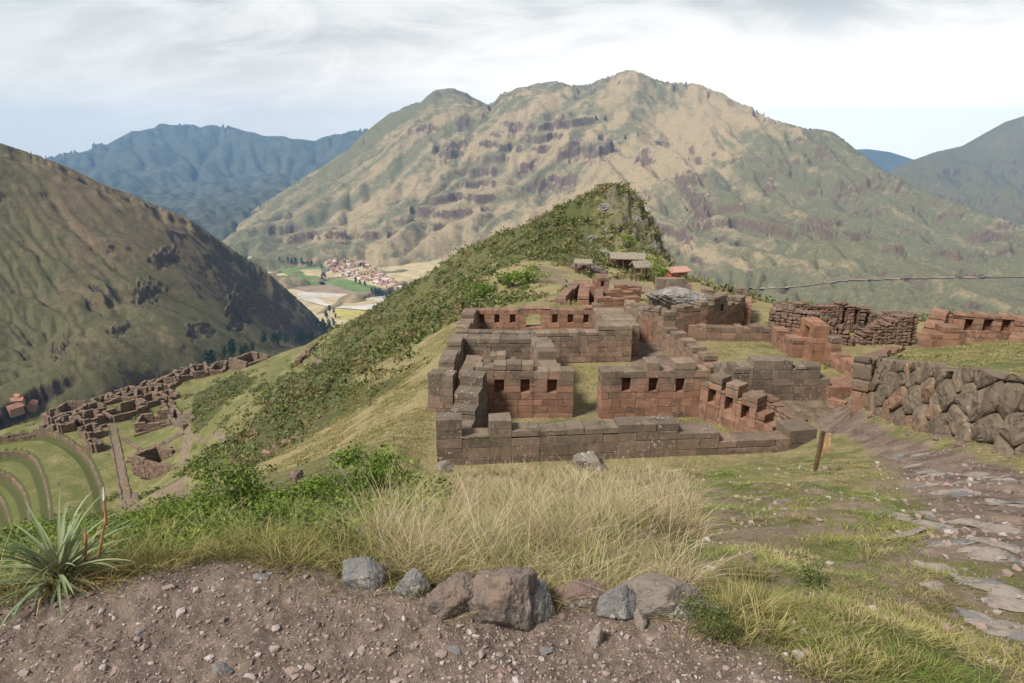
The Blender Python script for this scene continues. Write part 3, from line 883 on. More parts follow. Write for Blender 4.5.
    for pl, lw in lines:
        d = polydist(px + w1 * 2.5, py, [np.array(q, float) for q in pl]); gul = np.maximum(gul, 0.52 * ss(d, lw * 1.5, 0) * np.clip(0.75 + 0.9 * w2, 0, 1.1))
    veg_light = np.full_like(z, 0.5) if veg_light_f is None else veg_light_f(x, y, z, A, Rm)
    i = (np.arange(n[0] - 1)[:, None] * n[1] + np.arange(n[1] - 1)[None]).ravel()
    o = mk(name, np.c_[x.ravel(), y.ravel(), z.ravel()], [np.c_[i, i + 1, i + n[1] + 1, i + n[1]]], mat, smooth=True,
           attrs=dict(veg_light=veg_light.ravel(), gully=gul.ravel(), streak=streak.ravel(), rock=arock.ravel()))
    tag(o, kind='structure')
    return dict(az=az, lr=lr, z=z)


def hill_z(H, x, y):
    a = np.arctan2(x, y); l = np.log(np.hypot(x, y))
    j = np.interp(a, H['az'], np.arange(len(H['az']))); i = (l - H['lr'][0]) / (H['lr'][1] - H['lr'][0])
    i0 = np.clip(np.floor(i).astype(int), 0, len(H['lr']) - 2); j0 = np.clip(np.floor(j).astype(int), 0, len(H['az']) - 2)
    fi, fj = i - i0, j - j0; z = H['z']
    return z[i0, j0] * (1 - fi) * (1 - fj) + z[i0 + 1, j0] * fi * (1 - fj) + z[i0, j0 + 1] * (1 - fi) * fj + z[i0 + 1, j0 + 1] * fi * fj


def hill_hit(H, px, py, r0, r1):
    u, dy, dz = ray(px, py); k = np.linspace(r0, r1, 1500)
    x, y, z = u * k, dy * k, CAMZ + dz * k
    below = z < hill_z(H, x, y); i = np.argmax(below) if below.any() else len(k) - 1
    return np.array([x[i], y[i], z[i]])


def veg_light_main(x, y, z, A, R):  # vegetation, plus light and shade put into colour: sunlit tan spurs, darker right flank
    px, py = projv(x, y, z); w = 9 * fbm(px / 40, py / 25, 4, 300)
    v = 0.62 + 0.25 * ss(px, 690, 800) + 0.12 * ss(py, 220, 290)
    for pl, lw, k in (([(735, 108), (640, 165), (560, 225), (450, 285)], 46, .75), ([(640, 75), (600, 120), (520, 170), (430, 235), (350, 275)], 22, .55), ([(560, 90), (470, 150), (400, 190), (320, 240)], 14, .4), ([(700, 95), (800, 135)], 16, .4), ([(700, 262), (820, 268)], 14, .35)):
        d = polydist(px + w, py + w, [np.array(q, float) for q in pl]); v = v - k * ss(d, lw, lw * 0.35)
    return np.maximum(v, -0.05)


cC = [(225, 230, 3300), (255, 209, 3409), (280, 193, 3500), (300, 180, 3580), (320, 168, 3660), (336, 157, 3728), (350, 148, 3795), (360, 137, 3842), (368, 130, 3880), (378, 122, 3912), (390, 113, 3937), (400, 110, 3958), (403, 107, 3964), (407, 106, 3972), (414, 103, 3987), (421, 102, 4000), (428, 95, 4000), (435, 90, 4000), (446, 88.5, 4000), (453, 88, 4000), (460, 91, 4000), (467, 93, 4000), (472, 97, 3978), (479, 100, 3940), (486, 104, 3901), (493, 103, 3874), (497, 98, 3866), (502, 93, 3856), (512, 91, 3836), (516, 88, 3828), (523, 87, 3817), (530, 86, 3810), (533, 84, 3807), (541, 83, 3800), (555, 81, 3786), (562, 82.5, 3780), (569, 85, 3766), (580, 85, 3746), (590, 84, 3727), (600, 79, 3709), (611, 76, 3688), (620, 72, 3670), (628, 70, 3654), (635, 70.5, 3642), (643, 73.5, 3629), (655, 79, 3611), (667, 82, 3592), (685, 83, 3558), (699, 84, 3527), (712, 90, 3498), (723, 93, 3474), (731, 99, 3454), (742, 104, 3425), (752, 107, 3399), (756, 111, 3388), (772, 119, 3347), (790, 124, 3300), (807, 128.5, 3241), (820, 129, 3197), (833, 132, 3152), (846, 141, 3108), (856, 149.5, 3073), (867, 157, 3035), (880, 168, 2988), (890, 174, 2953), (900, 178, 2917), (913, 186, 2874), (930, 193, 2818), (947, 199, 2763), (960, 204, 2721), (978, 212, 2662), (1000, 218, 2601), (1024, 225, 2539), (1070, 248, 2420), (1200, 300, 2225), (1350, 350, 2000)]
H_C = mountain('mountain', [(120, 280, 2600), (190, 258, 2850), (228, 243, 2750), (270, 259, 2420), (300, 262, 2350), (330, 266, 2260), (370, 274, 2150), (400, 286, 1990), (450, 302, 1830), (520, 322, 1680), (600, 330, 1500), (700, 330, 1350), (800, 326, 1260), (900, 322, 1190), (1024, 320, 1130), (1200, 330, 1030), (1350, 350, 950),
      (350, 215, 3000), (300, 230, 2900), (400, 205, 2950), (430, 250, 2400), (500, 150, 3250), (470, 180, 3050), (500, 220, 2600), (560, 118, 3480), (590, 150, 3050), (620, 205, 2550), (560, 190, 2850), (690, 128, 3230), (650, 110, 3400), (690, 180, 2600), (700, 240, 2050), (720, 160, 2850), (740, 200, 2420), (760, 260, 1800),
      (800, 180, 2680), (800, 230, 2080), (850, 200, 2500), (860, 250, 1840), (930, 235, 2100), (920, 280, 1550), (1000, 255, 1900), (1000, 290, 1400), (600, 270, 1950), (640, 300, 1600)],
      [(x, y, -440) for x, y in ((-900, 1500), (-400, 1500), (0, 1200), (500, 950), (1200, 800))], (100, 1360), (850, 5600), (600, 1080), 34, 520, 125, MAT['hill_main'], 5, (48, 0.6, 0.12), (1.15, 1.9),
      veg_light_main, 11, cC, 1.3, 350, [(592,150,35,8),(555,183,26,8),(488,114,14,6),(449,151,18,9),(463,123,7,6),(516,127,20,5),(562,123,10,4),(537,102,22,3),(583,92,16,4),(667,95,12,4),(625,97,5,4),(646,158,10,8),(643,199,8,6),(528,169,10,6),(440,95,16,4),(418,104,8,4),(520,90,20,3),(826,153,18,6),(770,189,9,7),(875,180,22,8),(845,193,15,7),(902,191,10,7),(963,207,11,6),(867,212,22,4),(826,224,22,6),(826,237,9,4),(864,235,10,5),(905,208,15,4),(909,229,15,3),(936,195,12,5),(944,216,10,4),(982,237,22,6),(997,227,14,5),(966,256,12,3),(704,212,9,10),(732,161,8,4),(776,174,5,4),(746,121,5,3),(749,107,5,3),(699,215,11,11),(685,241,9,9),(800,140,20,3),(850,150,12,3),(385,125,10,6),(425,130,16,4),(700,180,14,5),(1010,250,16,5),(890,250,20,3)], [([(715,130),(722,165),(738,195),(753,225),(757,275)],5),([(705,150),(735,250),(745,285)],3),([(803,188),(802,218)],3),([(803,231),(852,277)],3),([(886,231),(909,273)],3),([(846,225),(870,275)],2),([(932,224),(934,268)],4),([(690,225),(715,255),(718,290)],6),([(700,246),(790,246)],2),([(700,262),(800,262)],2),([(740,232),(850,234)],1.5),([(660,130),(585,225)],2.5),([(560,110),(470,200),(420,245)],3),([(470,150),(400,215)],4)], 46, 16)

cL = [(-400, 50, 760), (-150, 92, 840), (-60, 118, 870), (0, 143, 900), (40, 156, 925), (70, 168, 940), (100, 183, 960), (130, 194, 980), (160, 207, 1000), (190, 219, 1030), (215, 237, 1050), (240, 254, 1085), (265, 270, 1110), (290, 292, 1150), (312, 312, 1210), (328, 330, 1260), (345, 352, 1300)]
H_L = mountain('hillside', [(-400, 500, 300), (-150, 480, 320), (0, 447, 400), (60, 412, 450), (120, 396, 500), (200, 369, 600), (270, 359, 760), (318, 351, 930), (350, 380, 1050), (-150, 300, 520), (0, 300, 620), (60, 262, 720), (105, 290, 690), (60, 235, 770), (0, 195, 800), (140, 330, 620), (200, 290, 830), (250, 310, 930), (160, 255, 850), (-300, 200, 640), (30, 360, 520), (290, 330, 1060)],
      [(-300, 250, -260), (-150, 350, -270), (-250, 480, -300), (-500, 200, -260), (-120, 600, -330), (-100, 800, -370), (-150, 1050, -400), (-60, 1250, -430)], (-420, 365), (300, 1650), (440, 740), 7, 130, 12, MAT['hill_left'], 2, (26, 0.45, 0.2), (0.95, 1.4),
      lambda x, y, z, A, R: 0.42 + 0.30 * ss(A, -0.55, -0.68) + 0.3 * ss(z, -60, -220) - 0.25 * ss(R, 800, 950) * ss(A, -0.62, -0.5), 21, cL, 1.35, 170, [(176,213,14,8),(161,205,10,6),(224,246,12,8),(255,267,7,12),(164,258,14,7),(146,293,14,8),(261,270,10,12),(240,309,12,14),(279,321,8,6),(120,330,10,6),(200,330,14,6),(60,350,10,7),(110,250,6,4)], [([(0,158),(17,182),(47,220),(70,243),(100,281),(120,320)],4),([(60,195),(95,215)],3)], 0, 4)

cB = [(-200, 200, 8800), (0, 190, 8800), (40, 172, 8800), (62, 160, 8800), (80, 153, 8800), (100, 145, 8800), (118, 138, 8800), (132, 131, 8800), (140, 131, 8800), (148, 129, 8800), (155, 128, 8800), (158, 124.5, 8800), (163, 123.5, 8800), (172, 125.5, 8800), (180, 124.5, 8800), (195, 125, 8800), (200, 128, 8800), (206, 126, 8800), (212, 125, 8800), (220, 126.5, 8800), (228, 126, 8800), (236, 128, 8800), (245, 131, 8800), (255, 132.5, 8800), (262, 135.5, 8800), (270, 136, 8800), (284, 136, 8800), (292, 139, 8800), (300, 139, 8800), (315, 141, 8800), (322, 137.5, 8800), (335, 134, 8800), (342, 134, 8800), (350, 131, 8800), (360, 130, 8800), (367, 128.5, 8800), (400, 140, 8800), (500, 150, 8800)]
mountain('distant_mountain', [(-200, 240, 2850), (0, 240, 2850), (150, 238, 2850), (240, 231, 2900), (300, 229, 3050), (400, 228, 3100), (520, 228, 3100), (100, 200, 4300), (200, 208, 3650), (250, 213, 3450), (150, 216, 3300), (200, 190, 4900), (200, 175, 6500), (260, 196, 4300), (260, 180, 5900), (320, 165, 7000), (320, 200, 4000)], [(x_, 2500, -460) for x_ in (-3000, -2200, -1500, -1000, -500, 0)], (-250, 520), (2650, 10300), (280, 700), 60, 900, 300, MAT['hill_far'], 4, None, (0.8, 1.3), None, 31, cB, 1.13, 500, jag=85)
cR = [(840, 205, 4400), (880, 176, 4800), (905, 163, 5000), (935, 152, 5150), (962, 146, 5250), (985, 133, 5350), (1005, 122, 5400), (1024, 116, 5450), (1060, 104, 5500), (1150, 90, 5500), (1300, 80, 5500)]
mountain('right_mountain', [(840, 235, 3600), (900, 215, 3700), (960, 214, 3500), (1024, 222, 3400), (1150, 240, 3300), (1300, 250, 3300), (960, 180, 4500), (1000, 165, 4800), (1024, 200, 3900)], [], (830, 1320), (3200, 7600), (190, 420), 70, 600, 130, MAT['hill_right'], 3, (60, 0.6, 0.1), (0.8, 1.3), lambda x, y, z, A, R: 0.75 + 0 * z, 41, cR, 1.3, 500)
cB2 = [(700, 170, 8800), (780, 160, 8800), (840, 150, 8800), (868, 149, 8800), (890, 152, 8800), (915, 160, 8800), (960, 172, 8800), (1100, 185, 8800)]
mountain('distant_ridge', [(700, 215, 7500), (900, 215, 7500), (1100, 220, 7500)], [], (690, 1110), (6600, 10300), (90, 260), 70, 900, 140, MAT['hill_far'], 2, None, (0.8, 1.3), None, 51, cB2, 1.13, 400)


def vpt(px, py, z=VZ):
    u, dy, dz = ray(px, py); k = (CAMZ - z) / -dz
    return np.array([u * k, dy * k, z])


def field(mat, pts, dz):
    V = np.array([vpt(*q) for q in pts]); V[:, 2] = VZ + dz
    return tag(mk('field', V, [np.arange(len(V))[None]], MAT[mat]), kind='structure')


field('field_green', [(262, 262), (330, 264), (345, 284), (300, 282)], 0.4)
field('field_tan', [(300, 270), (350, 268), (372, 276), (345, 284), (310, 280)], 0.8)
field('field_green', [(318, 283), (345, 279), (395, 292), (398, 298), (340, 297)], 1.2)
field('field_green', [(270, 278), (322, 280), (326, 285), (285, 288)], 1.2)
field('field_brown', [(290, 288), (330, 285), (360, 294), (330, 297)], 1.6)
field('river', [(296, 292), (330, 294), (395, 297), (420, 300), (380, 312), (330, 308), (300, 300)], 2.0)
field('field_tan', [(318, 298), (365, 298), (380, 303), (350, 307), (325, 304)], 2.4)
field('field_gold', [(335, 309), (368, 312), (360, 321), (338, 320)], 2.4)
field('field_tan', [(330, 318), (358, 322), (345, 340), (325, 335)], 2.0)
field('field_green', [(290, 276), (318, 276), (322, 279), (295, 280)], 1.6)

# road across the foot of the mountain
rp = [hill_hit(H_C, px, py, 700, 3500) for px, py in zip(range(690, 1090, 5), np.interp(range(690, 1090, 5), [690, 740, 790, 820, 850, 900, 950, 1024, 1090], [291.5, 290, 288, 284, 281, 279.5, 278.5, 277.5, 279]))]
V, Q = [], []
pts = []
for a, b in zip(rp[:-1], rp[1:]):
    for t in np.linspace(0, 1, 2)[:-1]: pts.append(a + (b - a) * t)
pts = np.array(pts)
for i, p in enumerate(pts):
    q = p / np.hypot(p[0], p[1]); zz_ = float(hill_z(H_C, p[0:1], p[1:2])[0])
    w = 4.0
    for s, dz in ((-w, 1.2), (w, 1.2), (w + 1.2, 2.0), (w + 1.4, -3)):
        x, y = p[0] + q[0] * s, p[1] + q[1] * s
        V.append((x, y, zz_ + dz))
nr = len(pts)
for i in range(nr - 1):
    for k in range(3): Q.append((i * 4 + k, i * 4 + k + 1, (i + 1) * 4 + k + 1, (i + 1) * 4 + k))
tag(mk('road', V, [np.array(Q)], MAT['road']), kind='structure')

# ------------------------------------------------------------------ haze
bm_lo, bm_hi = np.array([-9600, -70, VZ - 1.5]), np.array([9500, 10450, 400.0])
hv = np.array([[x, y, z] for z in (bm_lo[2], bm_hi[2]) for y in (bm_lo[1], bm_hi[1]) for x in (bm_lo[0], bm_hi[0])])
hm = bpy.data.materials.new('haze_air'); hm.use_nodes = True; ht = hm.node_tree; ht.nodes.clear()
pv = nd(ht, 'ShaderNodeVolumePrincipled', {'Color': (0.31, 0.59, 0.97, 1), 'Density': 6.3e-5, 'Anisotropy': 0.0})
nd(ht, 'ShaderNodeOutputMaterial', {'Volume': pv.outputs[0]})
tag(mk('haze', hv, [np.array([(0, 2, 3, 1), (4, 5, 7, 6), (0, 1, 5, 4), (2, 6, 7, 3), (0, 4, 6, 2), (1, 3, 7, 5)])], hm), kind='stuff')
stone_mat('stone_warm', (0.20, 0.135, 0.09), (0.235, 0.115, 0.068), 0.9, 2.6, 0.3)
# ------------------------------------------------------------------ ruins on the court
def proj(q):
    d = np.asarray(q, float) - np.array([0, 0, CAMZ])
    f = d[1] * cp - d[2] * sp; up = d[1] * sp + d[2] * cp
    return 512 + F * d[0] / f, 341.5 - F * up / f


def wp(parent, A, B, tops, niches=(), openings=(), **kw):
    """wall whose front base runs A-B, with tops and recesses measured as (px, py) on that face"""
    S = np.linspace(-0.1, 1.1, 400); px = np.array([proj(A + (B - A) * s)[0] for s in S])
    o = np.argsort(px); L = np.hypot(*(B - A)[:2]); z0 = min(A[2], B[2])
    fs = lambda x: float(np.interp(x, px[o], S[o]))

    def ht(x, y):
        s = fs(x); q = A + (B - A) * s; return hpx(q[0], q[1], y) - z0
    prof = sorted((max(0.0, fs(x)), max(0.15, ht(x, y))) for x, y in tops)
    prof[0] = (0.0, prof[0][1])
    cv = lambda n: (fs(n[0]) * L, fs(n[1]) * L, max(0.1, ht(n[0], n[3])), ht(n[0], n[2]))
    return wall(parent, A, B, prof=prof, niches=[cv(n) for n in niches], openings=[cv(n) for n in openings], **kw)


ST, SD, SR, RB = MAT['stone'], MAT['stone_dark'], MAT['stone_red'], MAT['rubble']
# nearest enclosure
q0 = PL(560, 445)
fc = thing('roofless_building', 'nearest roofless stone building, with two niched inner walls behind a low dark front wall', 'ruin', q0, 'roofless stone buildings on the court')
fA, fB = PL(437, 466), PL(789, 452)
wp(fc, fA, fB, [(437, 421), (463, 437), (490, 421), (512, 431), (540, 430), (617, 424), (677, 433), (718, 441)], mat=SD, course=0.36, blen=0.62, label='low dark lichen-spotted front wall with raised blocks')
wp(fc, PL(788, 452), PL(815, 450), [(788, 431)], mat=SD, t=0.95, course=0.5, blen=0.9, label='single squared block ending the front wall')
wall(fc, PL(451, 462), PL(476, 420), t=0.95, prof=[(0, 0.7), (0.16, 0.45), (0.3, 0.95), (0.45, 1.25), (0.62, 1.65), (0.82, 2.0)], mat=SD, center=True, blen=0.6, course=0.33)
wp(fc, PL(476, 418), PL(573, 418), [(476, 367), (494, 364), (533, 371)], [(495, 504, 380, 393), (520.5, 529.5, 380, 393), (547, 556.5, 380, 393)], mat=SR, t=0.72)
wp(fc, PL(600, 419), PL(706, 417), [(600, 371), (644, 362), (657, 371), (672, 363), (692, 371)], [(620.5, 629.5, 378.5, 392), (647, 656, 378.5, 392), (673.5, 682.5, 378.5, 392)], mat=SR, t=0.8)
L_ = np.hypot(*(PL(782, 447) - PL(698, 418))[:2])
wall(fc, PL(698, 418), PL(782, 447), t=0.7, prof=[(0, 1.45), (0.09, 1.85), (0.25, 1.4), (0.30, 1.75), (0.45, 1.3), (0.5, 1.55), (0.68, 1.0), (0.78, 0.7), (0.88, 0.5)], niches=[(L_ * .10, L_ * .19, .75, 1.3), (L_ * .31, L_ * .40, .7, 1.22), (L_ * .51, L_ * .60, .6, 1.1)], mat=SR, blen=0.5, label='stepped side wall with three niches')

rr_ = thing('rubble_wall', 'low rough rubble wall beside the path, right of the stepped niche wall', 'wall', PL(775, 415))
wall(rr_, PL(752, 404), PL(797, 428), t=0.45, prof=[(0, 0.6), (0.4, 0.5), (0.7, 0.4)], mat=RB, course=0.17, blen=0.24, jit=0.03, ch=0.04, rough=0.06)
# room left of and behind it
eb = thing('roofless_room', 'small roofless stone room with stepped broken walls beside the grassy left slope', 'ruin', PL(490, 390), 'roofless stone buildings on the court')
wp(eb, PL(428, 412), PL(453, 414), [(428, 374)], mat=SD, t=0.8, batter=0.12)
wall(eb, PL(437, 408), PL(457, 362), t=0.75, prof=[(0, 1.2), (0.25, 0.95), (0.45, 1.25), (0.7, 1.0), (0.85, 1.35)], mat=SD, center=True)
wp(eb, PL(466, 386), PL(516, 386), [(466, 359), (480, 363), (490, 355), (506, 360)], mat=ST, t=0.7)
wall(eb, PL(554, 412), PL(539, 368), t=0.85, prof=[(0, 1.75), (0.25, 1.5), (0.45, 1.9), (0.75, 1.6)], mat=ST, center=True)
wall(eb, PL(466, 410), PL(478, 386), t=0.6, prof=[(0, 1.7), (0.5, 1.4)], mat=SR, center=True)
# large building behind
fb = thing('roofless_building', 'large roofless stone building with six small niches and a doorway in its back wall', 'ruin', PL(540, 350), 'roofless stone buildings on the court')
lf = wp(fb, PL(449, 362), PL(538, 363), [(449, 338)], mat=SD, t=0.9, blen=0.7)
wp(fb, PL(455, 354), PL(537, 355), [(455, 331), (480, 332)], mat=SD, t=0.6, blen=0.6)
wp(fb, PL(536, 364), PL(631, 362), [(536, 333), (560, 332.5), (597, 326)], mat=ST, t=0.8, course=0.26, blen=0.42, label='tall front wall of small even blocks')
wall(fb, PL(622, 357), PL(606, 331), t=1.7, prof=[(0, 1.85), (0.4, 1.75), (0.6, 1.45)], mat=ST, center=True, blen=0.8)
wall(fb, PL(460, 354), PL(471, 331), t=0.8, prof=[(0, 1.1), (0.2, 1.35), (0.45, 1.2), (0.7, 1.4)], mat=ST, center=True)
wp(fb, PL(469, 331), PL(604, 331), [(469, 310), (480, 309), (519, 308), (550, 309.5), (583, 307), (592, 304.5)], [(479.5, 484.5, 314.5, 323), (494.5, 499.5, 314.5, 323), (510, 515.5, 314.5, 323), (552, 557.5, 314.5, 323), (567.5, 573, 314.5, 323), (583, 588.5, 314.5, 323)],
   openings=[(526, 541, 313, 326)], mat=SR, t=0.7, course=0.28)
# street wall and grassy courtyard
cy_ = thing('walled_courtyard', 'grassy courtyard ringed by low stone walls, with a tall pillar at its right corner', 'courtyard', PL(760, 370), 'roofless stone buildings on the court')
wall(cy_, PL(662, 344), PL(717, 383), t=0.75, prof=[(0, 1.6), (0.07, 2.0), (0.12, 1.2), (0.2, 1.0), (0.27, 1.3), (0.36, 1.05), (0.44, 1.3), (0.53, 1.05), (0.6, 1.3), (0.7, 1.05), (0.78, 1.25), (0.88, 1.0)], mat=ST, center=True, label='long wall beside the lane, topped by separate blocks')
wp(cy_, PL(688, 341), PL(777, 342), [(688, 325), (706, 327), (735, 326), (742, 328.5), (750, 326), (762, 328), (770, 325)], mat=ST, t=0.7, course=0.36, blen=0.7)
wall(cy_, PL(776, 343), PL(797, 358), t=0.65, prof=[(0, 0.95), (0.3, 0.7), (0.6, 1.05)], mat=SR, center=True)
L_ = np.hypot(*(PL(812, 363) - PL(793, 348))[:2])
wall(cy_, PL(791, 350), PL(809, 363), t=0.85, prof=[(0, 1.2), (0.3, 2.0)], niches=[(L_ * .42, L_ * .66, 1.05, 1.7)], mat=MAT['stone_warm'], blen=0.8, course=0.4, label='tall reddish pillar with a small window')
wp(cy_, PL(738, 401), PL(828, 400), [(738, 367), (751, 361), (789, 368), (793, 366), (817, 379)], openings=[(771, 777, 352, 365)], mat=SD, t=0.85, course=0.34)
wall(cy_, PL(720, 384), PL(739, 401), t=0.7, prof=[(0, 1.0), (0.25, 1.3), (0.6, 1.5)], mat=SD, center=True)
# low walls right of the pillar
sw = thing('ruined_wall', 'low broken reddish wall with grey topping blocks, right of the tall pillar', 'wall', PL(842, 370))
wall(sw, PL(820, 358), PL(866, 384), t=0.6, prof=[(0, 1.35), (0.14, 1.1), (0.2, 1.45), (0.33, 0.75), (0.45, 0.95), (0.55, 0.8), (0.68, 0.9), (0.8, 0.6), (0.9, 0.75)], mat=SR, center=True)
fl = thing('stone_platform', 'low flat-topped stone platform at the foot of the boulder wall', 'platform', PL(848, 400))
wp(fl, PL(827, 401), PL(869, 400), [(827, 387)], mat=SR, t=1.3, blen=1.4, course=0.5)
lw = thing('kerb_wall', 'knee-high red stone kerb beside the path below the flat platform', 'wall', PL(843, 410))
wall(lw, PL(828, 405), PL(864, 414), t=0.4, prof=[(0, 0.35), (0.5, 0.28)], mat=SR, center=True, course=0.2, blen=0.8)
# round building with the carved rock inside
rt = thing('round_tower', 'curved stone building wrapped round a dark natural rock', 'ruin', PL(690, 335), 'roofless stone buildings on the court')
arc = [(623, 320), (628, 333), (640, 341), (657, 343), (682, 341), (706, 338), (726, 333), (744, 324)]
tp = [305, 306, 308, 309, 304.5, 303, 301]
for k, (a, b_) in enumerate(zip(arc[:-1], arc[1:])):
    A, B = PL(*a), PL(*b_)
    H = hpx(0, (A[1] + B[1]) / 2, tp[k]) - min(A[2], B[2])
    wall(rt, A, B, t=0.7, prof=[(0, H), (0.4, H - 0.12), (0.7, H + 0.08)] if k != 5 else [(0, H), (0.3, H + 0.35), (0.9, H)], mat=SR if k > 1 else ST, blen=0.55, niches=[(1.2, 1.55, H - .55, H - .15)] if k == 5 else ())
wp(rt, PL(648, 312), PL(690, 312), [(648, 291), (655, 279), (684, 284)], mat=ST, t=0.7)
wp(rt, PL(690, 313), PL(745, 315), [(690, 291), (700, 289), (712, 293), (725, 296), (733, 288)], mat=ST, t=0.7)
wall(rt, PL(744, 324), PL(745, 315), t=0.7, prof=[(0, 1.3)], mat=SR, center=True)
# fieldstone enclosure
fe = thing('fieldstone_enclosure', 'rough fieldstone enclosure with jagged curving walls behind the pillar', 'ruin', PL(840, 340))
kw = dict(mat=RB, course=0.19, blen=0.26, jit=0.035, ch=0.05, split=2, t=0.75, rough=0.12)
wp(fe, PL(766, 336), PL(852, 347), [(766, 309), (778, 306), (790, 309), (803, 312), (815, 315), (824, 319), (832, 324), (840, 330), (847, 337)], **kw)
wp(fe, PL(774, 331), PL(884, 331), [(774, 305), (790, 303), (806, 307), (818, 304), (834, 302), (846, 305), (858, 308), (868, 312), (876, 317)], niches=[(841, 845, 308, 324), (853, 857, 310, 325), (864, 868, 313, 326)], **kw)
wp(fe, PL(861, 346), PL(910, 344), [(861, 334), (866, 330), (872, 326), (879, 322), (887, 319), (895, 316)], **kw)
wall(fe, PL(884, 331), PL(909, 343), prof=[(0, 1.3), (0.4, 1.5), (0.7, 1.7)], center=True, **kw)
# building on the right-hand terrace
nb = thing('roofless_building', 'roofless stone building with three dark niches on the right-hand grass terrace', 'ruin', P(975, 340, 28), 'roofless stone buildings on the court')
wp(nb, P(935, 337, 29), P(1019, 337.5, 28), [(935, 314), (950, 313), (1008, 315), (1013, 320)], [(962.5, 970.5, 319, 331), (981, 990, 319, 331), (999.5, 1008.5, 319.5, 332)], mat=SR, t=0.7)
wall(nb, P(927, 342, 27.2), P(937, 335, 29.6), t=0.7, prof=[(0, 0.75), (0.3, 1.0), (0.6, 1.25)], mat=SR, center=True)
wp(nb, P(931, 343, 27), P(966, 342, 27), [(931, 334), (942, 327), (958, 331)], mat=SR, t=0.7)
wall(nb, P(1017, 343, 26.9), P(1021, 336, 28.6), t=0.6, prof=[(0, 0.5), (0.5, 0.9)], mat=SR, center=True)
# small walls at the far end of the court
fw = thing('low_enclosure', 'low roofless enclosure at the far end of the court, next to the green bank', 'ruin', PL(572, 295))
wall(fw, PL(559, 304), PL(578, 286), t=0.7, prof=[(0, 0.65), (0.5, 0.5)], mat=ST, center=True)
wall(fw, PL(583, 306), PL(585, 288), t=0.8, prof=[(0, 0.95), (0.4, 0.7)], mat=SR, center=True)
wp(fw, PL(577, 287), PL(590, 287), [(577, 282)], mat=ST, t=0.6)
wp(fw, PL(560, 305), PL(570, 305), [(560, 298), (566, 301)], mat=ST, t=0.6)
gh = thing('stone_hut', 'small square stone hut with one dark window at the far end of the court', 'ruin', PL(602, 291))
wp(gh, PL(595, 293), PL(609, 293), [(595, 281), (597, 278)], [(600.5, 604, 281, 287)], mat=SR, t=1.9, course=0.35)
wp(gh, PL(585, 297), PL(595, 297), [(585, 286)], mat=SR, t=0.8)
lwz = thing('low_enclosure', 'low red-walled enclosure between the small square hut and the round building', 'ruin', PL(620, 302))
wp(lwz, PL(597, 308), PL(640, 306), [(597, 298), (612, 299), (626, 297)], mat=SR, t=0.6)
wp(lwz, PL(599, 299), PL(641, 297), [(599, 293), (610, 290), (622, 292), (632, 289)], mat=SR, t=0.6)
wp(lwz, PL(616, 290), PL(642, 289), [(616, 285), (628, 286)], mat=SR, t=0.5)
wall(lwz, PL(598, 306), PL(599, 298), t=0.6, prof=[(0, 0.7)], mat=ST, center=True)


# ------------------------------------------------------------------ boulder masonry of the right-hand terrace wall
def voronoi(seeds, x0, x1, y0, y1):
    out = []
    for i, s in enumerate(seeds):
        poly = [np.array(v, float) for v in ((x0, y0), (x1, y0), (x1, y1), (x0, y1))]
        dd = ((seeds - s) ** 2).sum(1); o = np.argsort(dd)[1:22]
        for j in o:
            mid = (s + seeds[j]) / 2; n = seeds[j] - s; new = []
            for a, b in zip(poly, poly[1:] + poly[:1]):
                da, db = (a - mid) @ n, (b - mid) @ n
                if da <= 0: new.append(a)
                if da * db < 0: new.append(a + (b - a) * (da / (da - db)))
            poly = new
            if len(poly) < 3: break
        if len(poly) >= 3: out.append(np.array(poly))
    return out


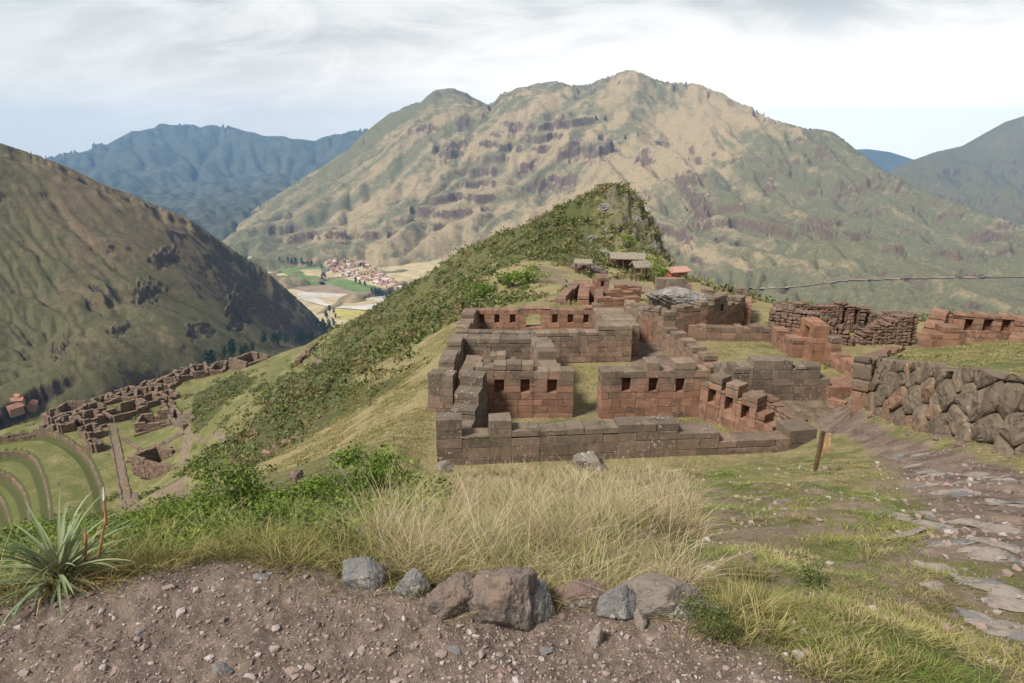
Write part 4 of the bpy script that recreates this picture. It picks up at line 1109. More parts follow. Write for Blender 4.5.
def boulder_wall(parent, A, B, top, rows, seed, mat, depth=0.5, base=-0.5):
    """irregular fitted boulders; top(s) gives the height above the base line, rows = (height, spacing)"""
    r = np.random.default_rng(seed); L, d, n = frame(A, B)
    sd = []
    for h, sp_ in rows:
        x = -0.2 + r.random() * sp_
        while x < L + 0.2:
            if h < top(x) + 0.05: sd.append((x, h + (r.random() - 0.5) * sp_ * 0.55))
            x += sp_ * (0.65 + 0.8 * r.random())
    sd = np.array(sd); V, Q, T = [], [], []
    for poly in voronoi(sd, 0, L, base, max(top(0), top(L)) + 0.35):
        c = poly.mean(0)
        if len(poly) < 3: continue
        for _ in range(2):                              # rounded corners
            nx = np.roll(poly, -1, 0); poly = np.stack([poly * .8 + nx * .2, poly * .2 + nx * .8], 1).reshape(-1, 2)
        poly[:, 1] = np.minimum(poly[:, 1], np.array([top(x) for x in poly[:, 0]]) + 0.02)
        k = len(poly); size = np.sqrt(abs(np.sum(poly[:, 0] * np.roll(poly[:, 1], -1) - np.roll(poly[:, 0], -1) * poly[:, 1])) / 2)
        if size < 0.05: continue
        out = (r.random() - 0.3) * 0.10; tx, ty = (r.random(2) - 0.5) * 0.12; b0 = len(V)
        for sc, dp in ((0.985, -depth), (0.985, -0.035), (0.95, 0.0), (0.84, 0.065), (0.62, 0.10), (0.32, 0.115)):
            for q in poly:
                p = c + (q - c) * (sc if sc > 0.98 else sc)
                if sc > 0.94: p = c + (q - c) * (1 - 0.006 / max(size, .1) - (0.985 - sc) * 0.5)
                bump = 0.0 if dp < -0.3 else 0.07 * size * float(perlin(np.array([p[0] * 2.3 + seed]), np.array([p[1] * 2.3]), 3)[0]) + 0.04 * float(perlin(np.array([p[0] * 7]), np.array([p[1] * 7]), 4)[0])
                o = dp if dp < -0.3 else dp * (0.22 + 0.42 * size) + out + bump + (p[0] - c[0]) * tx + (p[1] - c[1]) * ty
                w = A[:2] + d * p[0] - n * (o - 0.07 * p[1])
                V.append((w[0], w[1], A[2] + (B[2] - A[2]) * p[0] / L + p[1]))
        for ring in range(5):
            for i in range(k): Q.append((b0 + ring * k + i, b0 + ring * k + (i + 1) % k, b0 + (ring + 1) * k + (i + 1) % k, b0 + (ring + 1) * k + i))
        m_ = np.mean(V[b0 + 5 * k:b0 + 6 * k], 0); V.append(tuple(m_))
        for i in range(k): T.append((b0 + 5 * k + i, b0 + 5 * k + (i + 1) % k, len(V) - 1))
    o = mk('wall', V, [np.array(Q), np.array(T)], mat, parent, loc=A)
    # dark earth and small fill behind the stones
    FV, FQ = [], []
    ss_ = np.linspace(0, L, 40)
    for s in ss_:
        w = A[:2] + d * s + n * 0.16; zb = A[2] + (B[2] - A[2]) * s / L
        FV += [(w[0], w[1], zb + base), (w[0] + n[0] * .08, w[1] + n[1] * .08, zb + top(s) - 0.06)]
    FQ = [(2 * i, 2 * i + 2, 2 * i + 3, 2 * i + 1) for i in range(39)]
    mk('fill', FV, [np.array(FQ)], MAT['stone_in'], parent, loc=A)
    return o


bw = thing('retaining_wall', 'massive retaining wall of irregular fitted boulders holding up the right-hand terrace', 'wall', WA)
Lw = np.hypot(*(WC - WA)[:2])


def wtop(s):
    q = WA + (WC - WA) * (s / Lw); return float(zterr(q[0], q[1]) - q[2]) + 0.03 + 0.06 * math.sin(s * 2.1) + 0.05 * math.sin(s * 5.3)


boulder_wall(bw, WA, WC, wtop, [(-0.1, 0.75), (0.5, 1.25), (1.22, 0.85), (1.66, 0.4), (1.9, 0.28), (2.1, 0.26)], 5, MAT['boulder'])
WE = np.array([TLB[0], TLB[1], WA[2] - 0.7])
Lr = np.hypot(*(WE - WA)[:2])
boulder_wall(bw, WA, WE, lambda s: float(zterr(*(WA + (WE - WA) * s / Lr)[:2]) - (WA[2] + (WE[2] - WA[2]) * s / Lr)) - 0.05, [(0.2, 0.8), (0.8, 0.7), (1.3, 0.5), (1.7, 0.4)], 8, MAT['boulder'])

# ------------------------------------------------------------------ lower ruins on the shelf to the left
FS = MAT['far_stone']
lower = [(133.7, 481, 175, 469, 6.0), (136, 433, 170, 424, 6.5), (114.6, 423, 148.3, 414, 7), (85, 428, 105.4, 423.4, 6), (88, 417.6, 107, 413.8, 5), (148, 409, 164, 403.6, 7), (136, 402.5, 150.5, 399, 7), (106.7, 405, 123.6, 401, 5),
         (147, 393.5, 162, 391, 7), (156, 399, 168.5, 395.7, 6), (127, 400, 137, 397, 6), (113.5, 390, 133.7, 386.7, 8), (100, 401, 118, 397, 6), (134, 389, 147, 386.8, 7), (152, 382, 173, 378.5, 9), (164, 373, 177, 371, 8),
         (181.5, 371.5, 194, 368, 8), (195, 370.7, 209, 367.2, 8), (210, 366, 223, 363, 8), (230, 361.5, 246, 358.8, 8), (66, 428.5, 82, 425, 6), (73, 415, 90, 409.5, 6), (52, 425, 64, 422, 5), (124, 395, 132, 393, 5), (170, 402, 180, 398, 6), (90, 441, 104, 437, 4.5), (97, 453, 106, 450, 4), (62, 434, 76, 431, 4.5)]
special = {0: 'roofless ruined house standing alone, nearest of the lower ruins, inside the bend of the path', 19: 'roofless ruined house highest up the ridge, last of the lower ruins on the right'}
for k, (ax_, ay_, bx_, by_, dep) in enumerate(lower):
    A, B = hit(ax_, ay_, rmin=70), hit(bx_, by_, rmin=70)
    while max(math.hypot(*A[:2]), math.hypot(*B[:2])) > 226 or ground_z(B[0:1] * 1.03, B[1:2] * 1.03)[0] < B[2] - 3.5 or ground_z(A[0:1] * 1.03, A[1:2] * 1.03)[0] < A[2] - 3.5:
        ay_ += 1.0; by_ += 1.0; A, B = hit(ax_, ay_, rmin=70), hit(bx_, by_, rmin=70)
    if k == 1: special[1] = 'roofless ruined house at the head of the straight stepped lane'
    rh = thing('ruined_house', special.get(k, 'roofless ruined house of brown stone among the crowded lower ruins'), 'ruin', (A + B) / 2, 'ruined houses of the lower settlement')
    L, d, n = frame(A, B); hgt = 1.3 + 0.9 * random.random(); z0 = float(np.mean([A[2], B[2], ground_z(A[0:1] + n[0] * dep, A[1:2] + n[1] * dep)[0], ground_z(B[0:1] + n[0] * dep, B[1:2] + n[1] * dep)[0]])) + 0.35
    d3, n3 = np.array([d[0], d[1], 0]), np.array([n[0], n[1], 0])
    A = np.array([A[0], A[1], z0]); B = A + d3 * L; C_, D_ = A + n3 * dep, B + n3 * dep
    kw = dict(mat=FS, course=0.5, blen=0.95, t=0.9, z0=z0, base=-3.0, jit=0.06, ch=0.06)
    h2 = lambda: hgt * (0.7 + 0.5 * random.random())
    wall(rh, A, B, prof=[(0, hgt), (0.3, h2()), (0.7, h2())], **kw)
    wall(rh, C_, D_, prof=[(0, h2()), (0.38, 0.3), (0.5, h2() + 0.3)], **kw)
    wall(rh, A + n3 * .9, C_, prof=[(0, h2()), (0.6, h2())], center=True, **kw)
    wall(rh, B + n3 * .9, D_, prof=[(0, h2()), (0.5, h2() + 0.4)], center=True, **kw)


def strip_wall(name, pts, label, cat, group=None, w=0.8, up=0.3, down=2.2, mat=None, step=1.3, seed=1):
    r = np.random.default_rng(seed); pts = np.array(pts, float); seg = np.hypot(*np.diff(pts[:, :2], axis=0).T); L = np.concatenate([[0], np.cumsum(seg)])
    s = np.arange(0, L[-1], step); x = np.interp(s, L, pts[:, 0]); y = np.interp(s, L, pts[:, 1]); z = ground_z(x, y)
    lo, hi, fr = [], [], []
    for i in range(len(s) - 1):
        lo.append((0, -w / 2, -down)); hi.append((1, w / 2, up * (0.6 + 0.8 * r.random()))); fr.append(i)
    V, f = blocks(lo, hi, 0.05, 0.04, r); V = V.reshape(-1, 24, 3); Wd = np.empty_like(V)
    for k, i in enumerate(fr):
        dx, dy = x[i + 1] - x[i], y[i + 1] - y[i]; l = math.hypot(dx, dy) + 1e-9; nx, ny = -dy / l, dx / l
        Wd[k, :, 0] = x[i] + dx * V[k, :, 0] + nx * V[k, :, 1]; Wd[k, :, 1] = y[i] + dy * V[k, :, 0] + ny * V[k, :, 1]; Wd[k, :, 2] = max(z[i], z[i + 1]) + V[k, :, 2]
    o = mk(name, Wd.reshape(-1, 3), f, mat or FS, None, loc=(x[0], y[0], z[0]))
    return tag(o, label, cat, group)


tl = ['curved terrace wall at the far left edge, outermost of the farming terraces', 'second curved terrace wall from the left edge, narrow strip beside it', 'curved terrace wall bordering the widest grass terrace on its left', 'longest curved terrace wall, bordering the widest grass terrace on the side of the lane']
for k, w in enumerate(TCW):
    strip_wall('terrace_wall', w, tl[k], 'wall', 'curved farming terrace walls', seed=k, up=0.15, w=0.5, step=1.8, mat=MAT['far_stone'])
strip_wall('lane_wall', hits([(108, 428), (116, 470), (126, 514)], rmin=60), 'low stone wall on the left side of the straight lane', 'wall', 'lane walls', up=0.15, w=0.4, step=2.2, seed=11)
strip_wall('lane_wall', hits([(116, 428), (124, 466), (139, 514)], rmin=60), 'low stone wall on the right side of the straight lane', 'wall', 'lane walls', up=0.2, w=0.45, step=2.2, seed=12)
strip_wall('boundary_wall', hits([(137, 457), (158, 446), (184, 434)], rmin=60), 'crooked low field wall between two lone ruined houses', 'wall', up=0.3, w=0.6, seed=13)
strip_wall('boundary_wall', hits([(163, 404), (186, 430)], rmin=60), 'dark straight wall along the left side of the descending path', 'wall', up=0.9, w=0.9, seed=14)
strip_wall('boundary_wall', hits([(171, 403), (194, 421)], rmin=60), 'straight wall along the right side of the descending path', 'wall', up=0.9, w=0.9, seed=15)
strip_wall('boundary_wall', hits([(4, 440), (40, 434), (60, 430)], rmin=60), 'ruined wall along the far rim of the farming terraces', 'wall', up=1.1, w=1.2, seed=16)
strip_wall('boundary_wall', hits([(298, 366), (310, 352), (318, 343)], rmin=60), 'tumbled stone wall climbing the green ridge spur', 'wall', up=1.2, w=1.2, seed=17)
strip_wall('boundary_wall', hits([(310, 370), (322, 366)], rmin=60), 'short stub of stone wall on the ridge spur', 'wall', up=0.9, w=1.2, seed=18)
strip_wall('edge_wall', hits([(232, 477), (262, 458), (300, 438), (322, 424)]), 'line of pale kerb stones along the lower edge of the grassy slope', 'wall', up=0.06, w=0.25, step=0.6, mat=MAT['stone'], seed=19)

strip_wall('boundary_wall', hits([(122, 438), (140, 450), (146, 458)], rmin=60), 'low field wall slanting down the grass just right of the straight lane', 'wall', up=0.5, w=0.6, seed=20)
strip_wall('boundary_wall', hits([(126, 463), (150, 456), (172, 449)], rmin=60), 'low field wall crossing the grass just above the lone ruined house', 'wall', up=0.5, w=0.6, seed=21)
strip_wall('boundary_wall', hits([(134, 437), (152, 431), (174, 424)], rmin=60), 'low wall at the foot of the roofless house at the head of the lane', 'wall', up=0.5, w=0.6, seed=22)
strip_wall('boundary_wall', hits([(80, 433), (98, 429), (108, 426)], rmin=60), 'low wall between the terraces and the crowded lower ruins', 'wall', up=0.6, w=0.7, seed=23)

# ------------------------------------------------------------------ vegetation
def leaves(C, rad, n, size, r, flat=0.75, up=0.3):
    """clumps of small leaf faces: C (k,3) centres, rad (k,), n leaves each -> V, quads"""
    k = len(C); N = k * n
    u = r.normal(size=(N, 3)); u /= np.linalg.norm(u, axis=1)[:, None]
    rr = r.random(N) ** 0.45
    lob = 1 + 0.35 * np.sin(u[:, 0] * 4 + np.repeat(r.random(k) * 6, n)) * np.cos(u[:, 1] * 5 + np.repeat(r.random(k) * 6, n))
    p = u * (rr * lob)[:, None] * np.repeat(rad, n)[:, None]
    p[:, 2] *= flat; p[:, 2] = np.abs(p[:, 2]) * 0.9 + np.minimum(p[:, 2], 0) * 0.0
    c = np.repeat(C, n, 0) + p
    nrm = u * 0.6 + r.normal(size=(N, 3)) * 0.6; nrm[:, 2] += up; nrm /= np.linalg.norm(nrm, axis=1)[:, None]
    a = np.cross(nrm, r.normal(size=(N, 3))); a /= np.linalg.norm(a, axis=1)[:, None]; b = np.cross(nrm, a)
    s = np.repeat(size, n) * (0.6 + 0.8 * r.random(N)); s = s[:, None]
    V = np.stack([c - a * s, c - b * s * 0.45, c + a * s, c + b * s * 0.45], 1).reshape(-1, 3)
    return V, (np.arange(N)[:, None] * 4 + np.arange(4)[None])


def blades(base, h, w, lean, r, segs=3, droop=0.35, az=None):
    """grass blades as curved tapering strips -> V, quads+tris, tip"""
    N = len(base); az = r.random(N) * 2 * math.pi if az is None else az
    d = np.c_[np.cos(az), np.sin(az)]; sd = np.c_[-d[:, 1], d[:, 0]]
    ta = r.random(N) * math.pi; sd = sd * np.cos(ta)[:, None] + d * np.sin(ta)[:, None]
    Vs, tip = [], []
    for k in range(segs):
        t = k / segs; x = lean * (t ** 1.7 + droop * t ** 3); z = h * (t - droop * 0.45 * t ** 3)
        ww = w * (1 - t * 0.75)
        for s in (-1, 1):
            Vs.append(np.c_[base[:, 0] + d[:, 0] * x + sd[:, 0] * ww * s / 2, base[:, 1] + d[:, 1] * x + sd[:, 1] * ww * s / 2, base[:, 2] + z]); tip.append(np.full(N, t))
    x = lean * (1 + droop); z = h * (1 - droop * 0.45)
    Vs.append(np.c_[base[:, 0] + d[:, 0] * x, base[:, 1] + d[:, 1] * x, base[:, 2] + z]); tip.append(np.ones(N))
    m_ = 2 * segs + 1; V = np.stack(Vs, 1).reshape(-1, 3); T = np.stack(tip, 1).ravel()
    o = np.arange(N)[:, None] * m_
    Q = np.concatenate([o + np.array([2 * k, 2 * k + 1, 2 * k + 3, 2 * k + 2]) for k in range(segs - 1)])
    return V, [Q, o + np.array([2 * segs - 2, 2 * segs - 1, 2 * segs])], T


def scatter(n, az0, az1, r0, r1, r, power=1.0):
    az = az0 + (az1 - az0) * r.random(n); u = r.random(n) ** power
    rr = np.exp(math.log(r0) + (math.log(r1) - math.log(r0)) * u)
    return rr * np.sin(az), rr * np.cos(az), az, rr


def gedge(az): return np.interp(az, GE_AZ, GE_R)


def grass(name, mat, x, y, nb, h, w, lean, spread, r, droop=0.35):
    """tufts at x,y; arrays per tuft"""
    k = len(x); nb = int(nb); N = k * nb
    hh = np.repeat(h, nb) * (0.55 + 0.6 * r.random(N)); a = r.random(N) * 2 * math.pi; q = np.sqrt(r.random(N)) * np.repeat(spread, nb)
    bx, by = np.repeat(x, nb) + np.cos(a) * q, np.repeat(y, nb) + np.sin(a) * q
    z = np.repeat(ground_z(x, y), nb) if spread.max() < 0.05 else ground_z(bx, by)
    az = a + r.normal(size=N) * 0.7
    V, F_, T = blades(np.c_[bx, by, z - 0.01], hh, np.repeat(w, nb) * (0.7 + 0.6 * r.random(N)), hh * np.repeat(lean, nb) * (0.3 + r.random(N)), r, az=az, droop=droop)
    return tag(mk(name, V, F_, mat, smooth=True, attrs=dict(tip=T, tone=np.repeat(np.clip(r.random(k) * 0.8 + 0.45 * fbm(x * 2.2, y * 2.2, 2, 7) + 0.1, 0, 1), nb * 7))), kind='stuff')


r = np.random.default_rng(21)
court_d = lambda x, y: sdpoly(x, y, COURT)
path_d = lambda x, y: sdpoly(x, y, PATH)
# tall dry grass on the bank below the gravel
x, y, az, rr = scatter(4200, -0.40, 0.30, 2.1, 17, r, 0.85)
cl = fbm(x * 1.5, y * 1.5, 4, 90)
k = (rr > gedge(az) * 1.01) & (court_d(x, y) < -0.5) & (cl + 0.30 * r.normal(size=len(x)) + 0.45 * np.cos((az - 0.06) / 0.24) - 1.3 * ss(az, -0.19, -0.30) * ss(rr, 2.6, 4) > 0.46)
x, y, rr, cl = x[k], y[k], rr[k], cl[k]; n = len(x)
hgt = (0.09 + 0.30 * r.random(n) ** 1.2) * np.interp(rr, [2, 2.6, 3.5, 6, 17], [0.55, 0.8, 1.0, 1.1, 0.9]) * np.clip(0.8 + 0.6 * cl, 0.4, 1.2)
grass('dry_grass', MAT['dry_grass'], x, y, 24, hgt, np.interp(rr, [2, 5, 17], [0.0032, 0.0055, 0.012]), 0.5 + 0.6 * r.random(n), 0.03 + 0.07 * r.random(n), r)
# a few long seed stalks
x, y, az, rr = scatter(420, -0.25, 0.26, 2.4, 12, r, 0.8); k = court_d(x, y) < -0.5; x, y, rr = x[k], y[k], rr[k]; n = len(x)
grass('dry_grass', MAT['dry_grass'], x, y, 3, 0.42 + 0.2 * r.random(n), np.interp(rr, [2, 5, 12], [0.003, 0.005, 0.009]), 0.3 + 0.5 * r.random(n), 0.02 + 0 * x, r)
# greener tufts among it and down the left bank
x, y, az, rr = scatter(3400, -0.86, 0.30, 2.1, 17, r, 0.8)
g2 = fbm(x * 1.2, y * 1.2, 4, 190)
k = (rr > gedge(az) * 1.0) & (az < 0.16 + 0.08 * r.random(len(az))) & (court_d(x, y) < -0.5) & (g2 + 0.45 * ss(az, -0.05, -0.3) > 0.06)
x, y, rr, az = x[k], y[k], rr[k], az[k]; n = len(x)
hh = (0.08 + 0.26 * r.random(n) ** 1.5) * np.where(az < -0.22, 0.75, 1.0)
sel = r.random(n) < 0.55
for s_, mt in ((sel, 'mixed_grass'), (~sel, 'green_grass')):
    grass('meadow_grass', MAT[mt], x[s_], y[s_], 26, hh[s_], np.interp(rr[s_], [2, 5, 17], [0.004, 0.0065, 0.014]), 0.5 + 0.5 * r.random(s_.sum()), 0.06 + 0.08 * r.random(s_.sum()), r)
# fringe of short grass along the rim of the gravel
n = 2600; az = r.uniform(-0.88, 0.5, n); rr = gedge(az) * (1.0 + 0.42 * r.random(n) ** 1.3) * (1 + 0.03 * r.normal(size=n)); x, y = rr * np.sin(az), rr * np.cos(az)
k = fbm(x * 2.2, y * 2.2, 3, 290) > -0.25; x, y = x[k], y[k]; n = len(x)
grass('fringe_grass', MAT['mixed_grass'], x, y, 22, (0.03 + 0.11 * r.random(n) ** 1.6) * np.interp(np.arctan2(x, y), [0.1, 0.25], [1.0, 0.4]), np.full(n, .0036), 0.7 + 0.6 * r.random(n), 0.03 + 0.06 * r.random(n), r)
# short patchy turf on the right bank
x, y, az, rr = scatter(11000, 0.06, 0.80, 1.3, 19, r, 0.8)
bare = fbm(x * 1.3, y * 1.3, 5, 60)
k = (rr > gedge(az) * 1.02) & (path_d(x, y) < -0.15 + 0.5 * (r.random(len(x)) < 0.10)) & (court_d(x, y) < -0.2) & (bare + 0.25 * r.normal(size=len(x)) > -0.06 - 0.35 * ss(rr, 2.6, 1.6))
x, y, rr = x[k], y[k], rr[k]; n = len(x)
lh = (0.018 + 0.040 * np.clip(fbm(x * 0.9, y * 0.9, 3, 61) + 0.4, 0, 1.4)) * np.interp(rr, [1.5, 4, 19], [0.9, 1.0, 1.3]) * (0.7 + 0.6 * r.random(n))
g1 = fbm(x * 0.8, y * 0.8, 3, 66) + 0.3 * r.normal(size=n) > -0.12
for sel, nm, mt in ((g1, 'short_grass', 'green_grass'), (~g1, 'short_grass', 'mixed_grass')):
    grass(nm, MAT[mt], x[sel], y[sel], 24, lh[sel], np.interp(rr[sel], [1.5, 5, 19], [0.003, 0.006, 0.015]), 0.8 + 0.6 * r.random(sel.sum()), 0.06 + 0.10 * r.random(sel.sum()), r)
# taller yellow-green tussocks on the right bank
tx = [hit(*q) for q in [(735, 600), (748, 615), (760, 640), (730, 575), (790, 640), (770, 560), (800, 520), (860, 660), (840, 610), (900, 650), (960, 640), (990, 660), (760, 520), (930, 600), (740, 500), (880, 560), (830, 670), (810, 655)]]
x, y = np.array([q[0] for q in tx]), np.array([q[1] for q in tx]); x = np.repeat(x, 4) + r.normal(size=4 * len(x)) * .06; y = np.repeat(y, 4) + r.normal(size=len(x)) * .06
grass('tussock_grass', MAT['mixed_grass'], x, y, 60, np.where(np.arange(len(x)) < 16, 0.8, 0.35) * (0.12 + 0.12 * r.random(len(x))), np.full(len(x), .0038), 0.6 + 0.4 * r.random(len(x)), 0.05 + 0.03 * r.random(len(x)), r)
# thin turf on the court, the terrace and the grassy strip to the left
pts = []
x = r.uniform(-6, 30, 60000); y = r.uniform(17, 50, 60000)
dt, dc = sdpoly(x, y, TERR), sdpoly(x, y, COURT)
k = ((dt > 0.4) | (dc > 0.2) | ((dc < 0) & (x < 1) & (y > 19))) & (fbm(x * 0.45, y * 0.45, 4, 70) + 0.35 * (dt > 0) > -0.05) & (sdpoly(x, y, street) < 0)
x, y = x[k][:16000], y[k][:16000]; n = len(x)
grass('short_grass', MAT['mixed_grass'], x, y, 7, 0.05 + 0.05 * r.random(n), np.full(n, 0.02), 0.8 + 0 * x, 0.14 + 0 * x, r)
x = r.uniform(-24, -2, 30000); y = r.uniform(20, 46, 30000); z_ = ground_z(x, y)
st = [hit(*q)[:2] for q in [(245, 476), (440, 464), (432, 405), (448, 355), (405, 366), (345, 395), (300, 430)]]
k = (sdpoly(x, y, st) > 0) & (fbm(x * 0.4, y * 0.4, 4, 71) > -0.1)
x, y = x[k][:7000], y[k][:7000]; n = len(x)
grass('short_grass', MAT['mixed_grass'], x, y, 7, 0.05 + 0.07 * r.random(n), np.full(n, 0.022), 0.8 + 0 * x, 0.16 + 0 * x, r)

# low scrub over the ridge, the knob and the slopes to the left
gp = np.c_[GX.ravel(), GY.ravel(), GZ.ravel()]
cell = (np.gradient(GX, axis=1) * np.gradient(GY, axis=0) - np.gradient(GX, axis=0) * np.gradient(GY, axis=1))
wgt = np.abs(cell) * np.clip(a_lush - 0.14 + 0.6 * fbm(GX / 5.5, GY / 5.5, 3, 130), 0, 1) * (R_ > 24) * (R_ < 260) * (1 - ss(a_soil, .2, .5))
for w in TCP: wgt = wgt * (1 - 0.97 * ss(sdpoly(GX, GY, w), -1.5, -0.5))
vis = (GY > 20) * (np.abs(AZ) < 0.80)
wgt = (wgt * vis * (1 + 2.2 * kn) * np.interp(R_, [24, 60, 150, 260], [1.6, 1.3, 0.9, 0.6])).ravel()
for nm, mt, kk, nl, sd in (('scrub', 'shrub_leaf', 4000, 40, 1), ('scrub', 'shrub_olive', 5200, 36, 2), ('dry_scrub', 'dry_grass', 2200, 34, 3)):
    rs = np.random.default_rng(sd)
    ids = rs.choice(len(gp), kk, replace=False, p=wgt / wgt.sum())
    Rr2 = np.hypot(gp[ids, 0], gp[ids, 1])
    rad = (0.28 + 1.05 * rs.random(kk) ** 3) * np.interp(Rr2, [25, 60, 200], [0.6, 1.0, 1.35])
    lf = np.interp(Rr2, [24, 60], [0.11, 0.2]); C = gp[ids] + np.c_[rs.normal(size=(kk, 2)) * 0.3, -0.08 * rad]
    V, Qd = leaves(C, rad, nl, rad * lf + 0.02, rs, 0.85)
    tag(mk(nm, V, [Qd], MAT[mt]), kind='stuff')


# undergrowth mass of the left bank
x, y, az, rr = scatter(950, -0.86, -0.10, 2.4, 17, r, 1.0)
k = (rr > gedge(az) * 1.12) & (fbm(x * 0.9, y * 0.9, 3, 240) + 0.9 * ss(az, -0.12, -0.3) > 0.35) & (sdpoly(x, y, st) < 0)
x, y, rr = x[k], y[k], rr[k]; n = len(x)
for i, mt in enumerate(('bush_leaf', 'shrub_leaf', 'bush_leaf')):
    s_ = np.arange(n) % 3 == i; rad = (0.10 + 0.20 * r.random(s_.sum())) * np.interp(rr[s_], [2.9, 5, 17], [0.6, 1.0, 1.8])
    V, Qd = leaves(np.c_[x[s_], y[s_], ground_z(x[s_], y[s_]) - 0.02], rad, 300, rad * 0.055 + 0.007, r, 0.95)
    tag(mk('undergrowth', V, [Qd], MAT[mt]), kind='stuff')


# bushes one can tell apart
def bush(name, px, py, wpx, hpx_, label, mat='bush_leaf', n=900, seed=1, group=None, loc=None, leaf=0.16):
    rs = np.random.default_rng(seed); q = hit(px, py) if loc is None else np.asarray(loc, float)
    d = math.sqrt(q @ q); w = wpx * d / F; h = hpx_ * d / F
    t = thing(name, label, 'bush', q, group)
    V, Q = [], []
    k = 9
    C = np.c_[rs.normal(size=(k, 2)) * w * 0.20, h * (0.05 + 0.8 * rs.random(k))] + q
    V, Qd = leaves(C, w * (0.18 + 0.16 * rs.random(k)), n // k, np.full(k, leaf * w * 0.22), rs, 0.9 * h / w + 0.25, 0.4)
    mk('foliage', V, [Qd], MAT[mat], t, loc=q)
    # stems
    B = np.repeat(q[None], 14, 0) + np.c_[rs.normal(size=(14, 2)) * w * 0.05, np.zeros(14) - 0.03]
    V, F_, T = blades(B, h * (0.5 + 0.4 * rs.random(14)), np.full(14, 0.03 * w), w * 0.35 * rs.random(14), rs)
    mk('stem', V, F_, MAT['bark'], t, loc=q, attrs=dict(tip=T))
    return t


bush('bush', 392, 512, 96, 70, 'tall bright green bush just left of the front corner of the ruins', n=2600, seed=3, leaf=.13)
bush('bush', 330, 520, 66, 44, 'low green bush between the two larger bushes on the left bank', n=1400, seed=4)
bush('bush', 272, 535, 56, 46, 'rounded vivid green bush below the grassy slope', n=1500, seed=5)
bush('bush', 215, 516, 90, 40, 'broad dull green bush above the gravel edge', 'bush_leaf', n=2600, seed=6, leaf=.10)
bush('bush', 170, 545, 60, 40, 'green bush beside the spiky rosette plant', n=1500, seed=7)
bush('bush', 232, 545, 46, 26, 'small green bush at the rim of the gravel, below the broad dull bush', 'shrub_leaf', n=1000, seed=8)
bush('bush', 712, 640, 62, 40, 'dark leafy clump hanging over the end of the gravel, by the broad lichened rock', 'shrub_leaf', n=1800, seed=9, leaf=.12)
bush('bush', 812, 585, 46, 20, 'small grey-green clump in the short grass of the right bank', 'shrub_olive', n=900, seed=10)
bush('bush', 655, 284, 26, 26, 'round green bush beside the small kiosk below the knob', n=700, seed=11, leaf=.2)
bush('bush', 628, 249, 20, 12, 'green bush just behind the open shelter', n=500, seed=12, leaf=.2)
bush('bush', 510, 288, 40, 14, 'wide green bush on the bank below the trail', n=900, seed=13, leaf=.18)
bush('bush', 530, 282, 30, 15, 'green bush on the bank close to the bend of the trail', n=800, seed=14, leaf=.18)
bush('bush', 482, 300, 36, 15, 'green bush on the bank left of the far enclosure', n=800, seed=15, leaf=.18)


# trees
def tree(name, q, h, label, group, seed, wide=0.36):
    rs = np.random.default_rng(seed); t = thing(name, label, 'tree', q, group)
    k = 16; zc = np.linspace(0.25, 0.95, k); rad = h * wide * 0.55 * (1.05 - zc) ** 0.6 * (0.7 + 0.5 * rs.random(k))
    C = np.c_[rs.normal(size=(k, 2)) * h * 0.06, zc * h] + q
    V, Qd = leaves(C, rad, 44, np.full(k, h * 0.045), rs, 0.9)
    mk('crown', V, [Qd], MAT['tree_leaf'], t, loc=q)
    a = np.linspace(0, 2 * math.pi, 7)[:-1]; V = []
    for z, rw in ((-1, .035), (.4, .022), (.85, .006)): V += [(q[0] + h * rw * math.cos(b), q[1] + h * rw * math.sin(b), q[2] + z * (h if z > 0 else 1)) for b in a]
    Q = [(j * 6 + i, j * 6 + (i + 1) % 6, (j + 1) * 6 + (i + 1) % 6, (j + 1) * 6 + i) for j in range(2) for i in range(6)]
    mk('trunk', V, [np.array(Q)], MAT['bark'], t, loc=q)
    return t


tp_ = [tree('eucalyptus_tree', np.array([0, 0, -3000.0]), 15, 'dark tall tree in the valley grove at the foot of the bare left hillside', 'trees of the valley grove', 40 + i, 0.34 + .08 * i) for i in range(3)]
rt_ = np.random.default_rng(5); first = [True] * 3
spots = []
for (x0, y0), (x1, y1), n, sp_ in (((330, 306), (330, 335), 14, 6), ((318, 325), (338, 345), 12, 5), ((300, 340), (322, 346), 10, 4), ((262, 345), (312, 343), 14, 3), ((205, 366), (262, 350), 12, 2)):
    for i in range(n):
        t = rt_.random(); spots.append((x0 + (x1 - x0) * t + rt_.normal() * sp_ * .6, y0 + (y1 - y0) * t + rt_.normal() * 1.5, 0))
for px, py in [(323, 277), (325, 279), (322, 280), (372, 294), (376, 296), (379, 297), (383, 298), (386, 298), (390, 297), (394, 298), (375, 294), (381, 296), (361, 268), (364, 268), (322, 270), (312, 267), (308, 266), (302, 265), (296, 264), (288, 263), (280, 262), (292, 264), (356, 284), (360, 286), (365, 287)]:
    spots.append((px, py, 1))
for i, (px, py, kd) in enumerate(spots):
    if kd == 0:
        q = hill_hit(H_L, px, py, 320, 1600)
        if q[2] < VZ or q[1] > 1590: q = vpt(px, py)
    else:
        q = vpt(px, py)
        zc = float(hill_z(H_C, q[0:1], q[1:2])[0])
        if zc > VZ: q = hill_hit(H_C, px, py, 900, 3500)
    v = i % 3; o = tp_[v] if first[v] else copy_tree(tp_[v]); first[v] = False
    o.location = [float(a) for a in q]; s = 0.8 + 0.5 * rt_.random() + (0.35 if kd else 0); o.scale = (s, s, s); o.rotation_euler[2] = rt_.random() * 6
    if kd:
        o['label'] = 'dark tree beside the fields and roofs of the valley town'; o['group'] = 'trees round the valley town'
